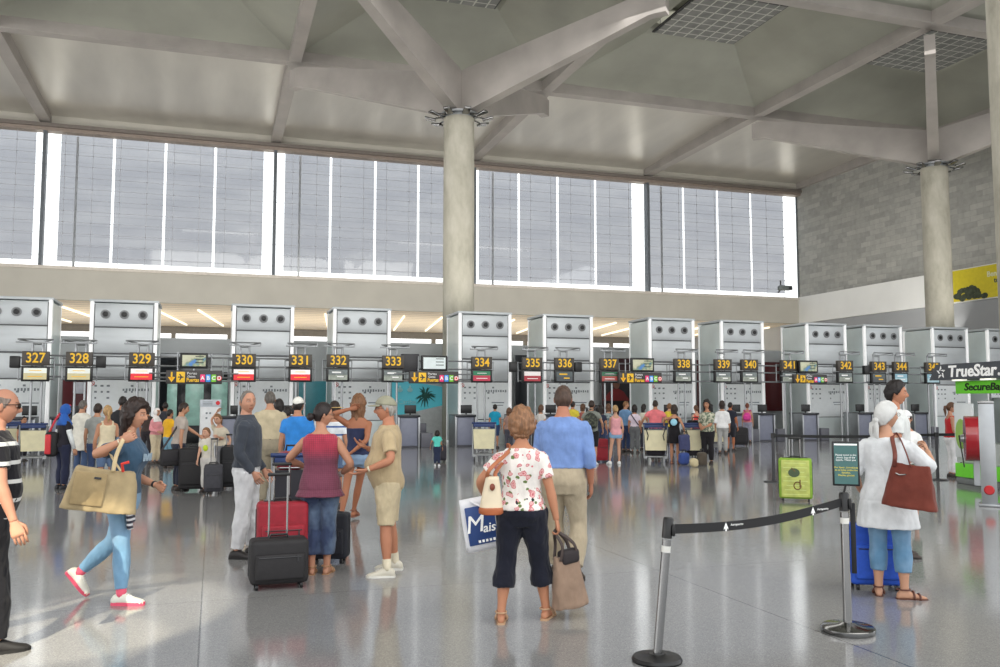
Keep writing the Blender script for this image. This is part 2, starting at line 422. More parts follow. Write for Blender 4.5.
for cx in (XC1 - 2 * S, XC1, XC2):
    r = thing('roof_strut_frame', (cx, YC, 0), 0, {0: 'four tapered steel struts over the hidden left bay', 1: 'four tapered grey steel struts spreading from the column left of centre', 2: 'four tapered grey steel struts spreading from the right-hand column'}[[XC1 - 2 * S, XC1, XC2].index(cx)], 'roof strut')
    if cx < XC1 - 1:
        bpy.data.objects.remove(r); continue
    for sx in (-.5, .5):
        for sy in (-.5, .5):
            m2 = strut(cx, YC, cx + sx * S, YC + sy * S); m2.v = [(p[0] - cx, p[1] - YC, p[2]) for p in m2.v]
            m2.build('strut', M_BEAM, r)
ceil = MB(); grids = []
for i in range(len(xlines) - 1):
    for j in range(len(ylines) - 1):
        xa, xb = xlines[i] + .2, xlines[i + 1] - .2; ya, yb = ylines[j + 1] + .2, ylines[j] - .2
        cx, cy = (xa + xb) / 2, (ya + yb) / 2
        rings = []
        for f, z in ((1, ZC + .5), (.8, ZC + 1.02), (.6, ZC + 1.6), (.42, ZC + 2.2), (.36, ZC + 2.6), (.36, ZC + 3.5)):
            hx, hy = (xb - xa) / 2 * f, (yb - ya) / 2 * f
            rings.append([(cx - hx, cy - hy, z), (cx + hx, cy - hy, z), (cx + hx, cy + hy, z), (cx - hx, cy + hy, z)])
        ceil.loft(rings, cap=False)
        ceil.add([rings[-1][0], rings[-1][1], rings[-1][2], rings[-1][3]], [(0, 1, 2, 3)])
        grids.append((cx, cy, ZC + 2.1))
structure(ceil.build('ceiling', M_CEIL, smooth=False))
mb = MB()
for i in range(len(xlines) - 1):
    xa, xb = xlines[i], xlines[i + 1]
    mb.add([(xa, YF, ZC + .72), (xb, YF, ZC + .72), (xb, YW + .2, ZC + .3), (xa, YW + .2, ZC + .3)], [(0, 1, 2, 3)])
structure(mb.build('ceiling_strip', M_CEILF, smooth=False))
g0 = None
for gx, gy, gz in grids:
    if g0 is None:
        g0 = thing('skylight_panel', (gx, gy, gz), 0, 'dark gridded square panel hung under a skylight in the vaulted ceiling', 'skylight panel', 'gridded skylight panels')
        mb = MB(); mb.b2((-2.2, -2.2, 0), (2.2, 2.2, .05)); mb.build('grid_panel', M_GRID, g0)
        mb = MB(); mb.b2((-2.3, -2.3, .05), (2.3, 2.3, .12)); mb.build('panel_tray', M_DARK, g0)
        for sx in (-1, 1):
            for sy in (-1, 1): mb = MB(); mb.cyl((sx * 2, sy * 2, .1), (sx * 2, sy * 2, 1.0), .03, 8); mb.build('hanger_rod', M_STEEL, g0)
        first = True
    elif abs(gx - 16) < 26 and gy > 5: dup(g0, (gx, gy, gz))
    if abs(gx - 14) < 26 and gy > 5:
        ld = bpy.data.lights.new('skylight', 'AREA'); ld.shape = 'SQUARE'; ld.size = 4.2; ld.energy = 130; ld.color = (1, .97, .88)
        lo = bpy.data.objects.new('skylight', ld); COL.objects.link(lo); lo.location = (gx, gy, gz + 1.3)
# ------------------------------------------------------------------ check-in line
YT = 31.5
TW, TD, TH = 2.1, 1.75, 4.95
M_ICON = plain('printed_icon', (120, 128, 134), .5)
M_ICONR = plain('printed_red_icon', (200, 70, 66), .5)
M_PALE = plain('pale_information_board', (226, 231, 233), .45, 0, .03)
M_SEAM = plain('dark_seam', (110, 112, 114), .6)
M_YEL = plain('yellow_lettering', (240, 190, 44), .5, 0, .03, emit=.22)
M_SIGN = plain('brown_black_sign', (74, 68, 62), .45, 0, .06)
M_WHITE = plain('white_lettering', (240, 240, 238), .5, 0, .02, emit=.2)
M_DESK = plain('lavender_grey_laminate', (136, 140, 158), .45, 0, .05)
M_DESKD = plain('dark_grey_laminate', (98, 99, 108), .45, 0, .05)
M_DTOP = plain('dark_desk_top', (46, 48, 54), .35, 0, .05)

TL = [(-19, 50), (89, 158), (231, 295), (334, 390), (457, 513), (541, 595), (648, 695), (721, 763), (806, 846), (863, 902), (932, 967), (985, 1022)]
def tower_x(i):
    a, b = TL[i]
    xs = []
    y = 330
    return ((atY(a, y, YT).x + atY(b, y, YT).x) / 2)
TX = [tower_x(i) for i in range(12)]
def make_tower(loc):
    t = thing('check_in_tower', loc, 0, None, 'tower', 'silver check-in towers')
    w, d, h = TW / 2, TD, TH
    mb = MB(); mb.b2((-w + .05, .05, 0), (w - .05, d - .05, h - .08)); mb.build('core', M_ALUSIDE, t)
    mb = MB()
    mb.rbox((0, .03, (2.34 + 3.17) / 2), (TW - .3, .07, 3.17 - 2.34 - .03), .012)
    mb.rbox((0, .03, (3.20 + 4.06) / 2), (TW - .3, .07, .86 - .03), .012); mb.build('front_panel', M_ALU, t)
    mb = MB(); mb.rbox((0, .03, 4.47), (TW - .3, .07, .76), .012); mb.build('nozzle_panel', M_ALU, t)
    mb = MB(); mb.b2((-w + .1, .045, .9), (w - .1, .06, h - .1)); mb.build('seam_backing', M_SEAM, t)
    for sx in (-1, 1):
        for y in (.03, d - .03): mb = MB(); mb.rbox((sx * (w - .06), y, h / 2), (.12, .12, h), .02); mb.build('corner_post', M_STRIP, t)
    for sx in (-1, 1):
        mb = MB(); mb.b2((sx * (w - .02) - .012, .09, .1), (sx * (w - .02) + .012, d - .09, 3.7)); mb.b2((sx * (w - .02) - .012, .09, 3.75), (sx * (w - .02) + .012, d - .09, h - .12)); mb.b2((sx * (w - .02) - .008, .09, 3.6), (sx * (w - .02) + .008, d - .09, 3.8)); mb.build('side_panel', M_ALUSIDE, t)
    mb = MB(); mb.rbox((0, d / 2, h), (TW + .06, d + .06, .1), .02); mb.build('roof_slab', M_ALU, t)
    for x in (-.58, 0, .58):
        mb = MB()
        rg = lambda r, y, z=4.5: [(x + r * math.cos(2 * PI * k / 24), y, z + r * math.sin(2 * PI * k / 24)) for k in range(24)]
        mb.loft([rg(.15, 0), rg(.15, -.035), rg(.10, -.04), rg(.08, -.02)]); nz = mb.build('air_nozzle', plain('nozzle_grey', (128, 130, 132), .4, .3), t)
        mb = MB(); mb.loft([rg(.075, -.0), rg(.075, -.05), rg(.04, -.055)]); mb.build('nozzle_core', M_BLACK, nz)
    p = MB(); p.rbox((0, .025, 1.62), (TW - .28, .07, 1.38), .01); ip = p.build('information_board', M_PALE, t)
    mb = MB(); rr = random.Random(3)
    for i in range(5):
        for j in range(3):
            x = -.8 + i * .19 + (0 if i < 3 else .35); z = 2.12 - j * .2
            if rr.random() < .8: mb.box((x, -.012, z), (.05 + .05 * rr.random(), .006, .06))
    for i in range(9): mb.box((.05 + i * .095, -.012, 1.99), (.055, .006, .04 + .06 * rr.random()))
    mb.box((.5, -.012, 1.55), (.5, .006, .04)); mb.box((.5, -.012, 1.45), (.42, .006, .03))
    mb.build('pictogram_print', M_ICON, ip)
    mb = MB(); mb.loft([[(-.9 + r * math.cos(2 * PI * k / 16), -.013, 2.2 + r * math.sin(2 * PI * k / 16)) for k in range(16)] for r in (.075, .055)], cap=False)
    mb.box((-.9, -.013, 2.2), (.13, .004, .02), Matrix.Rotation(.8, 3, 'Y')); mb.build('prohibition_print', M_ICONR, ip)
    return t
NUMW = ['first', 'second', 'third', 'fourth', 'fifth', 'sixth', 'seventh', 'eighth', 'ninth', 'tenth', 'eleventh', 'twelfth']
TLAB = ['silver check-in tower behind sign 327, at the left edge of the photo', 'silver check-in tower behind sign 329', 'silver check-in tower behind sign 330', 'silver check-in tower between signs 332 and 333',
        'silver check-in tower behind sign 334, beside the left concrete column', 'silver check-in tower behind sign 336', 'silver check-in tower behind sign 338', 'silver check-in tower behind signs 339 and 340',
        'silver check-in tower behind sign 342', 'silver check-in tower behind signs 343 and 344', 'silver check-in tower in front of the right concrete column', 'silver check-in tower cut by the right edge, above the kiosk']
tw0 = make_tower((TX[0], YT, 0)); tw0['label'] = TLAB[0]
for i in range(1, 12): dup(tw0, (TX[i], YT, 0), None, TLAB[i])

# dark and coloured panels standing in the gaps between towers
def gap_panel(u0, u1, v0, v1, col, label, cat='panel', Y=35.6, extra=None, rough=.35):
    a = atY(u0, v0, Y); b = atY(u1, v0, Y); zt = a.z; zb_ = 0.0 if v1 is None else atY(u0, v1, Y).z
    t = thing('wall_panel', ((a.x + b.x) / 2, Y, 0), 0, label, cat); w = b.x - a.x
    mb = MB(); mb.rbox((0, 0, (zt + zb_) / 2), (w, .08, zt - zb_), .01); mb.build('panel_sheet', plain('panel_colour', col, rough, 0, .06), t)
    mb = MB(); mb.b2((-w / 2 - .02, -.03, zb_), (-w / 2 + .03, .05, zt)); mb.b2((w / 2 - .03, -.03, zb_), (w / 2 + .02, .05, zt)); mb.build('edge_trim', M_GREYSTEEL, t)
    return t, w, zt
t, w, zt = gap_panel(63, 88, 379, None, (92, 22, 30), 'dark red panel between the first two towers, with a white notice')
mb = MB(); mb.rbox((.12, -.06, 2.1), (.36, .02, .42), .004); mb.build('notice_sheet', plain('paper', (225, 225, 235), .7), t)
t, w, zt = gap_panel(161, 229, 353, None, (26, 28, 32), 'black glazed partition with pale green windows between signs 329 and 330', rough=.15)
mg = plain('pale_green_glass', (150, 190, 178), .2, 0, .25, 2.5, emit=.25)
for x0, x1 in ((-.98, -.62), (-.32, .34), (.62, 1.22)):
    mb = MB(); mb.rbox(((x0 + x1) / 2, -.05, 1.55), (x1 - x0, .03, 1.75), .01); mb.build('glass_light', mg, t)
mb = MB(); mb.b2((-w / 2, -.06, 3.3), (w / 2, -.0, 3.42)); mb.build('top_rail', M_GREYSTEEL, t)
mb = MB(); mb.rbox((.95, -.06, 3.05), (.7, .03, .65), .01); mb.build('white_board', M_PALE, t)
gap_panel(299, 327, 381, None, (72, 148, 162), 'teal panel between the third and fourth towers')
gap_panel(515, 528, 355, None, (38, 40, 46), 'narrow dark poster panel beside sign 335')
t, w, zt = gap_panel(601, 640, 358, None, (58, 22, 28), 'dark poster with a figure in red below sign 337')
mb = MB(); mb.rbox((-.2, -.055, 2.0), (w * .62, .02, 1.5), .004); mb.build('poster_sheet', plain('dark_poster', (34, 26, 30), .4), t)
mb = MB(); mb.blob((-.25, -.068, 2.38), (.17, .008, .24)); mb.build('poster_face', plain('poster_skin', (120, 80, 66), .6), t)
mb = MB(); mb.prism([(-.95, -.07, 1.62), (.4, -.07, 1.62), (.1, -.07, 2.02), (-.15, -.07, 2.16), (-.4, -.07, 2.16), (-.65, -.07, 1.98)], (0, .01, 0)); mb.build('poster_jacket', plain('poster_red', (120, 34, 36), .6), t)
gap_panel(696, 704, 360, None, (84, 20, 26), 'narrow dark red panel beside the tower of sign 338')
gap_panel(764, 786, 362, 411, (82, 18, 24), 'dark red panel below sign 341')
gap_panel(903, 911, 360, 412, (30, 28, 34), 'narrow dark panel beside sign 344')

# teal holiday poster with a plant, sloping lower edge
P0, P1, P2, P3 = atY(392, 379, 35.4), atY(444, 387, 35.4), atY(444, 405, 35.4), atY(392, 417, 35.4)
t = thing('teal_poster', (P0.x, 35.4, 0), 0, 'teal slanting poster with a plant and white logos below sign 333', 'poster')
L = lambda p: Vector(p) - Vector((P0.x, 35.4, 0))
m_teal = bpy.data.materials.new('teal_print'); q = NT(m_teal); s_ = q.n('ShaderNodeSeparateXYZ', {'Vector': q.coord()}).outputs['Z']
qc = q.ramp(q.n('ShaderNodeMapRange', {'Value': s_, 'From Min': 1.0, 'From Max': 2.6}).outputs[0], [(0, rgb((84, 184, 198))), (1, rgb((70, 152, 168)))])
q.out(q.n('ShaderNodeBsdfPrincipled', {'Base Color': qc, 'Roughness': .5, 'Emission Color': qc, 'Emission Strength': .3}).outputs[0])  # slight glow added to brighten the print
mb = MB(); mb.prism([L(P0), L(P1), L(P2), L(P3)], (0, .06, 0)); mb.build('poster_sheet', m_teal, t)
mb = MB(); mb.prism([L(P3), L(P2), Vector((L(P2).x, 0, .1)), Vector((0, 0, .1))], (0, .05, 0)); mb.build('lower_board', plain('pale_board', (206, 210, 212), .5), t)
mb = MB(); rr = random.Random(5); c = L(atY(425, 397, 35.4))
for i in range(46):
    a = rr.uniform(0, 2 * PI); r1 = rr.uniform(.2, .62); p = c + Vector((math.cos(a) * r1 * .8, -.02, math.sin(a) * r1 * .75)); 
    mb.tube([c + Vector((0, -.02, -.05)), (c + p) / 2 + Vector((0, -.01, .08)), p], [.012, .03, .006], 5)
mb.build('printed_plant', plain('plant_print', (40, 92, 84), .7, 0, .3), t)
mb = MB(); 
for uu in (400, 410):
    p = L(atY(uu, 390, 35.36)); mb.blob(p, (.12, .006, .09), 10, 6); mb.blob(p + Vector((0, 0, .13)), (.05, .006, .06), 8, 5)
lettering(mb, 'Caribe', .28, L(atY(407, 402, 35.36)))
mb.build('printed_logo', plain('logo_print', (150, 200, 206), .6), t)

# ------------------------------------------------------------------ numbered signs on their poles
YS = 29.2
SIGNS = [  # number, u centre, v centre, screen style, pole frame side
 ('327', 36, 358.5, 'pale'), ('328', 79.5, 359, 'pale'), ('329', 142, 359.5, 'red'), ('330', 244, 360.5, 'red'), ('331', 300.5, 361, 'red'), ('332', 338, 361, 'photo'),
 ('333', 393, 362, 'photo'), ('334', 481.5, 363, 'green'), ('335', 532, 363.5, 'maroon'), ('336', 564, 363.8, 'dark'), ('337', 609, 364.2, 'greendark'), ('338', 682.5, 364.4, 'photo'),
 ('339', 722.5, 364.8, 'photo'), ('340', 749, 365, 'photo'), ('341', 788.5, 365.5, 'photo'), ('342', 844.5, 366, 'photo'), ('343', 878, 366.8, 'dark'), ('344', 900, 367, 'blue'), ('345', 932, 367.5, 'blue')]
SCR = {'pale': [(218, 222, 214), (188, 178, 138)], 'red': [(236, 230, 230), (222, 34, 48)], 'photo': [(96, 104, 104), (132, 138, 128)], 'green': [(26, 110, 74), (170, 40, 66)],
       'maroon': [(214, 206, 204), (150, 30, 44)], 'dark': [(64, 74, 76), (56, 62, 66)], 'greendark': [(30, 92, 62), (150, 66, 60)], 'blue': [(120, 160, 176), (150, 178, 186)]}
SIGNTOP = {}
def make_sign(num, u, v, style):
    p = atY(u, v, YS); z0 = p.z
    t = thing('check_in_sign', (p.x, YS, 0), 0, 'numbered check-in sign %s in yellow figures above a small screen' % num, 'sign', 'numbered check-in signs')
    mb = MB(); mb.rbox((0, 0, z0), (.74, .16, .43), .015); h = mb.build('number_box', M_SIGN, t)
    mb = MB(); lettering(mb, num, .42, (0, -.088, z0 + .005), bold=.006, width=.52); mb.build('number', M_YEL, h)
    mb = MB(); mb.rbox((0, .02, z0 - .46), (.76, .12, .46), .02); s = mb.build('screen_housing', M_BLACK, t)
    a, b = SCR[style]
    mb = MB(); mb.b2((-.31, -.052, z0 - .46 + (.02 if style not in ('photo', 'dark', 'blue') else -.0)), (.31, -.04, z0 - .29)); mb.build('screen_upper', plain('screen_' + style + '_upper', a, .3, 0, .35 if style == 'photo' else .05, 9, emit=.45), s)
    mb = MB(); mb.b2((-.31, -.052, z0 - .63), (.31, -.04, z0 - .46 + (.02 if style not in ('photo', 'dark', 'blue') else 0))); mb.build('screen_lower', plain('screen_' + style + '_lower', b, .3, 0, .35 if style == 'photo' else .05, 9, emit=.45), s)
    mb = MB()
    if style in ('red', 'pale', 'maroon', 'green', 'greendark'):
        mb.box((.0, -.058, z0 - .54), (.4, .006, .022)); mb.box((0, -.058, z0 - .36), (.34, .006, .018))
    else:
        mb.box((-.05, -.058, z0 - .38), (.3, .006, .05)); mb.box((.08, -.058, z0 - .52), (.22, .006, .04))
    mb.build('screen_print', M_YEL if style in ('dark', 'red', 'pale') else M_WHITE, s)
    # twin poles to the floor with a cross frame behind
    for x in (-.12, .16): mb = MB(); mb.cyl((x, .12, 0), (x, .12, z0 + .5), .035, 10); mb.build('pole', M_GREYSTEEL, t)
    mb = MB()
    for z in (z0 + .02, z0 - .25, z0 - .62): mb.cyl((-.5, .14, z), (.5, .14, z), .022, 8)
    for x in (-.48, .48): mb.cyl((x, .14, z0 - .66), (x, .14, z0 + .06), .02, 8)
    mb.build('cross_rail', M_GREYSTEEL, t)
    mb = MB()
    mb.cyl((-.12, .12, z0 + .5), (-.45, -.3, z0 + .56), .022, 8); mb.cyl((.16, .12, z0 + .5), (.5, -.3, z0 + .56), .022, 8)
    mb.cyl((-.45, -.3, z0 + .56), (.5, -.3, z0 + .56), .022, 8); mb.cyl((-.12, .12, z0 + .44), (.16, .12, z0 + .44), .022, 8)
    mb.rbox((0, -.3, z0 + .47), (1.0, .08, .045), .01); mb.cyl((-.4, -.3, z0 + .47), (-.4, -.3, z0 + .56), .02, 6); mb.cyl((.5, -.3, z0 + .47), (.5, -.3, z0 + .56), .02, 6)
    mb.build('lamp_arm', M_GREYSTEEL, t)
    return t
for s in SIGNS: make_sign(*s)

# small black loudspeakers on the rails
for u, v, lab in ((15, 362, 'small black box on the rail left of sign 327'), (101, 362, 'small black box on the rail right of sign 328'), (513, 367, 'small black box on the rail left of sign 335'), (578, 367, 'small black box on the rail right of sign 336'), (866, 370, 'small black box on the rail left of sign 343')):
    p = atY(u, v, YS); mb = MB(); mb.rbox((0, 0, 0), (.28, .16, .36), .03)
    mb.cyl((0, .08, 0), (0, .2, 0), .03, 8)
    o = mb.build('loudspeaker', M_BLACK); o.location = p; tag(o, lab, 'loudspeaker', 'small black boxes on the sign rails')

# long rails linking the sign frames
for u0, u1, lab in ((36, 142, 'between signs 327 and 329'), (142, 300, 'between signs 329 and 331'), (338, 481, 'between signs 332 and 334'), (532, 609, 'between signs 335 and 337'), (609, 722, 'between signs 337 and 339'), (722, 844, 'between signs 340 and 342'), (844, 932, 'between signs 342 and 345')):
    a = atY(u0, 365, YS + .2); b = atY(u1, 365, YS + .2); mb = MB()
    for z in (3.0, 2.72, 2.36): mb.cyl((a.x, YS + .2, z), (b.x, YS + .2, z), .028, 8)
    n_ = max(2, int((b.x - a.x) / 1.7))
    for i in range(n_ + 1):
        x = a.x + (b.x - a.x) * i / n_; mb.cyl((x, YS + .2, 2.34), (x, YS + .2, 3.02), .022, 8)
    o = mb.build('steel_rail', M_GREYSTEEL); tag(o, 'horizontal steel rails ' + lab, 'rail', 'steel rails linking the signs')

# yellow-lettered gate direction signs, each with a monitor above
def gate_sign(u0, u1, v0, v1, label, mlab, mu0, mu1, mv0, mv1, screen):
    Yg = YS - .15
    a = atY(u0, (v0 + v1) / 2, Yg); b = atY(u1, (v0 + v1) / 2, Yg); top = atY((u0 + u1) / 2, v0, Yg).z; bot = atY((u0 + u1) / 2, v1, Yg).z
    w = b.x - a.x; h = top - bot; cx = (a.x + b.x) / 2
    t = thing('gate_sign', (cx, Yg, 0), 0, label, 'sign', 'gate direction signs'); zc = (top + bot) / 2
    mb = MB(); mb.rbox((0, 0, zc), (w, .14, h), .015); bd = mb.build('sign_board', plain('gate_sign_board', (62, 58, 58), .45), t)
    k = w / 2.0; y = -.078
    mb = MB(); mb.rbox((-.48 * k, y, zc), (.3 * k, .02, h * .78), .02); mb.build('yellow_square', M_YEL, bd)
    mb = MB(); mb.box((-.8 * k, y, zc + .04), (.06 * k, .012, .24)); mb.prism([(-.93 * k, y - .006, zc - .0), (-.67 * k, y - .006, zc), (-.8 * k, y - .006, zc - .16)], (0, .012, 0)); mb.build('arrow', M_YEL, bd)
    mb = MB(); mb.box((-.48 * k, y - .014, zc), (.2 * k, .01, .035)); mb.prism([(-.5 * k, y - .02, zc - .1), (-.42 * k, y - .02, zc), (-.5 * k, y - .02, zc + .1), (-.54 * k, y - .02, zc + .1), (-.48 * k, y - .02, zc), (-.54 * k, y - .02, zc - .1)], (0, .01, 0)); mb.build('plane_symbol', M_DARK, bd)
    mb = MB(); lettering(mb, 'Puertas', .17, (-.05 * k, y, zc - .09), bold=.004, width=.44 * k); mb.build('lettering', M_YEL, bd)
    mb = MB(); lettering(mb, 'Portes', .11, (-.08 * k, y, zc + .12), width=.34 * k); lettering(mb, 'Gates', .1, (-.1 * k, y, zc + .02), width=.28 * k); mb.build('small_lettering', M_WHITE, bd)
    for i, (ch, c) in enumerate((('A', (232, 60, 120)), ('B', (70, 150, 226)), ('C', (120, 190, 60)), ('D', (214, 40, 46)))):
        mb = MB(); x = (.3 + i * .2) * k
        if i < 3: mb.rbox((x, y, zc - .03), (.17 * k, .02, h * .55), .02)
        else: mb.loft([[(x + r * math.cos(2 * PI * j / 18), y - d_, zc - .03 + r * math.sin(2 * PI * j / 18)) for j in range(18)] for r, d_ in ((.095 * k, 0), (.095 * k, .012))])
        q_ = mb.build('letter_tile', plain('tile_' + ch, c, .5, emit=.3), bd)
        mb = MB(); lettering(mb, ch, .17, (x, y - .016, zc - .03), bold=.004); mb.build('tile_letter', M_WHITE, bd)
    mb = MB()
    for x in (-w * .3, w * .3): mb.cyl((x, .1, zc), (x, .1, 3.15), .025, 8)
    mb.cyl((-w / 2 - .5, .1, zc + .12), (w / 2 + .5, .1, zc + .12), .025, 8); mb.cyl((-w / 2 - .5, .1, zc - .12), (w / 2 + .5, .1, zc - .12), .025, 8)
    mb.build('support_rail', M_GREYSTEEL, t)
    if mlab:
        c0 = atY(mu0, (mv0 + mv1) / 2, Yg); c1 = atY(mu1, (mv0 + mv1) / 2, Yg); zt = atY((mu0 + mu1) / 2, mv0, Yg).z; zb2 = atY((mu0 + mu1) / 2, mv1, Yg).z
        m = thing('hanging_monitor', ((c0.x + c1.x) / 2, Yg, (zt + zb2) / 2), 0, mlab, 'monitor', 'monitors above the gate signs'); mw, mh = c1.x - c0.x, zt - zb2
        mb = MB(); mb.rbox((0, .0, 0), (mw, .12, mh), .02); mb.build('monitor_housing', M_BLACK, m)
        mb = MB(); mb.b2((-mw / 2 + .07, -.075, -mh / 2 + .07), (mw / 2 - .07, -.055, mh / 2 - .07)); s_ = mb.build('display', screen, m)
        mb = MB()
        for i in range(3): mb.box((mw * .2, -.08, mh * (.28 - .2 * i)), (mw * .3, .006, .025))
        mb.build('display_print', M_DARK, s_)
        mb = MB(); mb.cyl((0, .05, -mh / 2), (0, .05, -mh / 2 - .3), .03, 8); mb.build('mount', M_GREYSTEEL, m)
    return t
def map_screen():
    m = bpy.data.materials.new('map_display'); t = NT(m); nz = t.n('ShaderNodeTexNoise', {'Vector': t.coord(), 'Scale': 2.4, 'Detail': 4.0}).outputs['Fac']
    col = t.ramp(nz, [(.35, rgb((190, 192, 166))), (.5, rgb((178, 176, 150))), (.56, rgb((120, 140, 110))), (.62, rgb((70, 120, 180)))])
    t.out(t.n('ShaderNodeBsdfPrincipled', {'Base Color': col, 'Emission Color': col, 'Emission Strength': .4, 'Roughness': .3}).outputs[0]); return m
M_MAP = map_screen(); M_WSCR = plain('pale_display', (204, 214, 214), .3, 0, .06, emit=.4)
gate_sign(166, 222, 370.5, 384, 'gate direction sign with coloured letters between signs 329 and 330', 'hanging monitor showing a map between signs 329 and 330', 180, 208, 353, 368.5, M_MAP)
gate_sign(409, 458, 371.5, 383.5, 'gate direction sign with coloured letters between signs 333 and 334', 'hanging monitor with a pale display right of sign 333', 421, 447, 355.5, 371, M_WSCR)
gate_sign(618, 661, 372.5, 383.5, 'gate direction sign with coloured letters right of sign 337', 'hanging monitor right of sign 337', 630.5, 653.5, 358, 372, M_MAP)
gate_sign(793, 826, 374.5, 383.5, 'gate direction sign with coloured letters between signs 341 and 342', 'hanging monitor right of sign 341', 798, 817, 360.5, 373, M_MAP)
p = atY(410, 363, YS + .1); mb = MB(); mb.rbox((0, 0, 0), (.62, .2, .62), .02); o = mb.build('sign_box', M_DARK); o.location = p; tag(o, 'blank dark box right of sign 333', 'sign')

# ------------------------------------------------------------------ check-in desks
def make_desk(x, y, low=True):
    t = thing('check_in_desk', (x, y, 0), 0, None, 'desk', 'check-in desks')
    mb = MB(); mb.rbox((0, .45, .52), (.68, .75, 1.04), .015); mb.build('desk_body', M_DESKD, t)
    mb = MB(); mb.rbox((0, .055, .55), (.62, .03, .98), .008); mb.build('front_panel', M_DESK, t)
    mb = MB(); mb.rbox((0, .42, 1.09), (.78, .95, .08), .02); mb.build('desk_top', M_DTOP, t)
    mb = MB(); mb.rbox((-.365, .42, .55), (.07, .86, 1.1), .01); mb.build('side_trim', M_GREYSTEEL, t); mb = MB(); mb.rbox((.365, .42, .55), (.07, .86, 1.1), .01); mb.build('side_trim', M_GREYSTEEL, t)
    mb = MB(); mb.rbox((.62, .5, .25), (.4, 1.2, .5), .02); mb.rbox((.62, .95, .62), (.4, .25, .4), .02); mb.build('baggage_scale', M_DESKD, t)
    mb = MB(); mb.rbox((.15, .5, 1.32), (.42, .05, .3), .015); mb.cyl((.15, .52, 1.12), (.15, .52, 1.25), .03, 8); mb.build('desk_screen', M_BLACK, t)
    return t
d0 = None
DESKU = [(20, '327'), (63, '328'), (132, '329'), (232, '330'), (286, '331'), (326, '332'), (409, '333'), (466, '334'), (522, '335'), (552, '336'), (598, '337'), (672, '338'), (712, '339'), (740, '340'), (767, '341'), (811, '342'), (866, '343'), (889, '344'), (922, '345')]
for u, num in DESKU:
    p = atY(u, 430, 29.9)
    lab = 'grey check-in desk with dark top below sign %s' % num
    if d0 is None: d0 = make_desk(p.x, 29.9); d0['label'] = lab
    else: dup(d0, (p.x, 29.9, 0), None, lab)
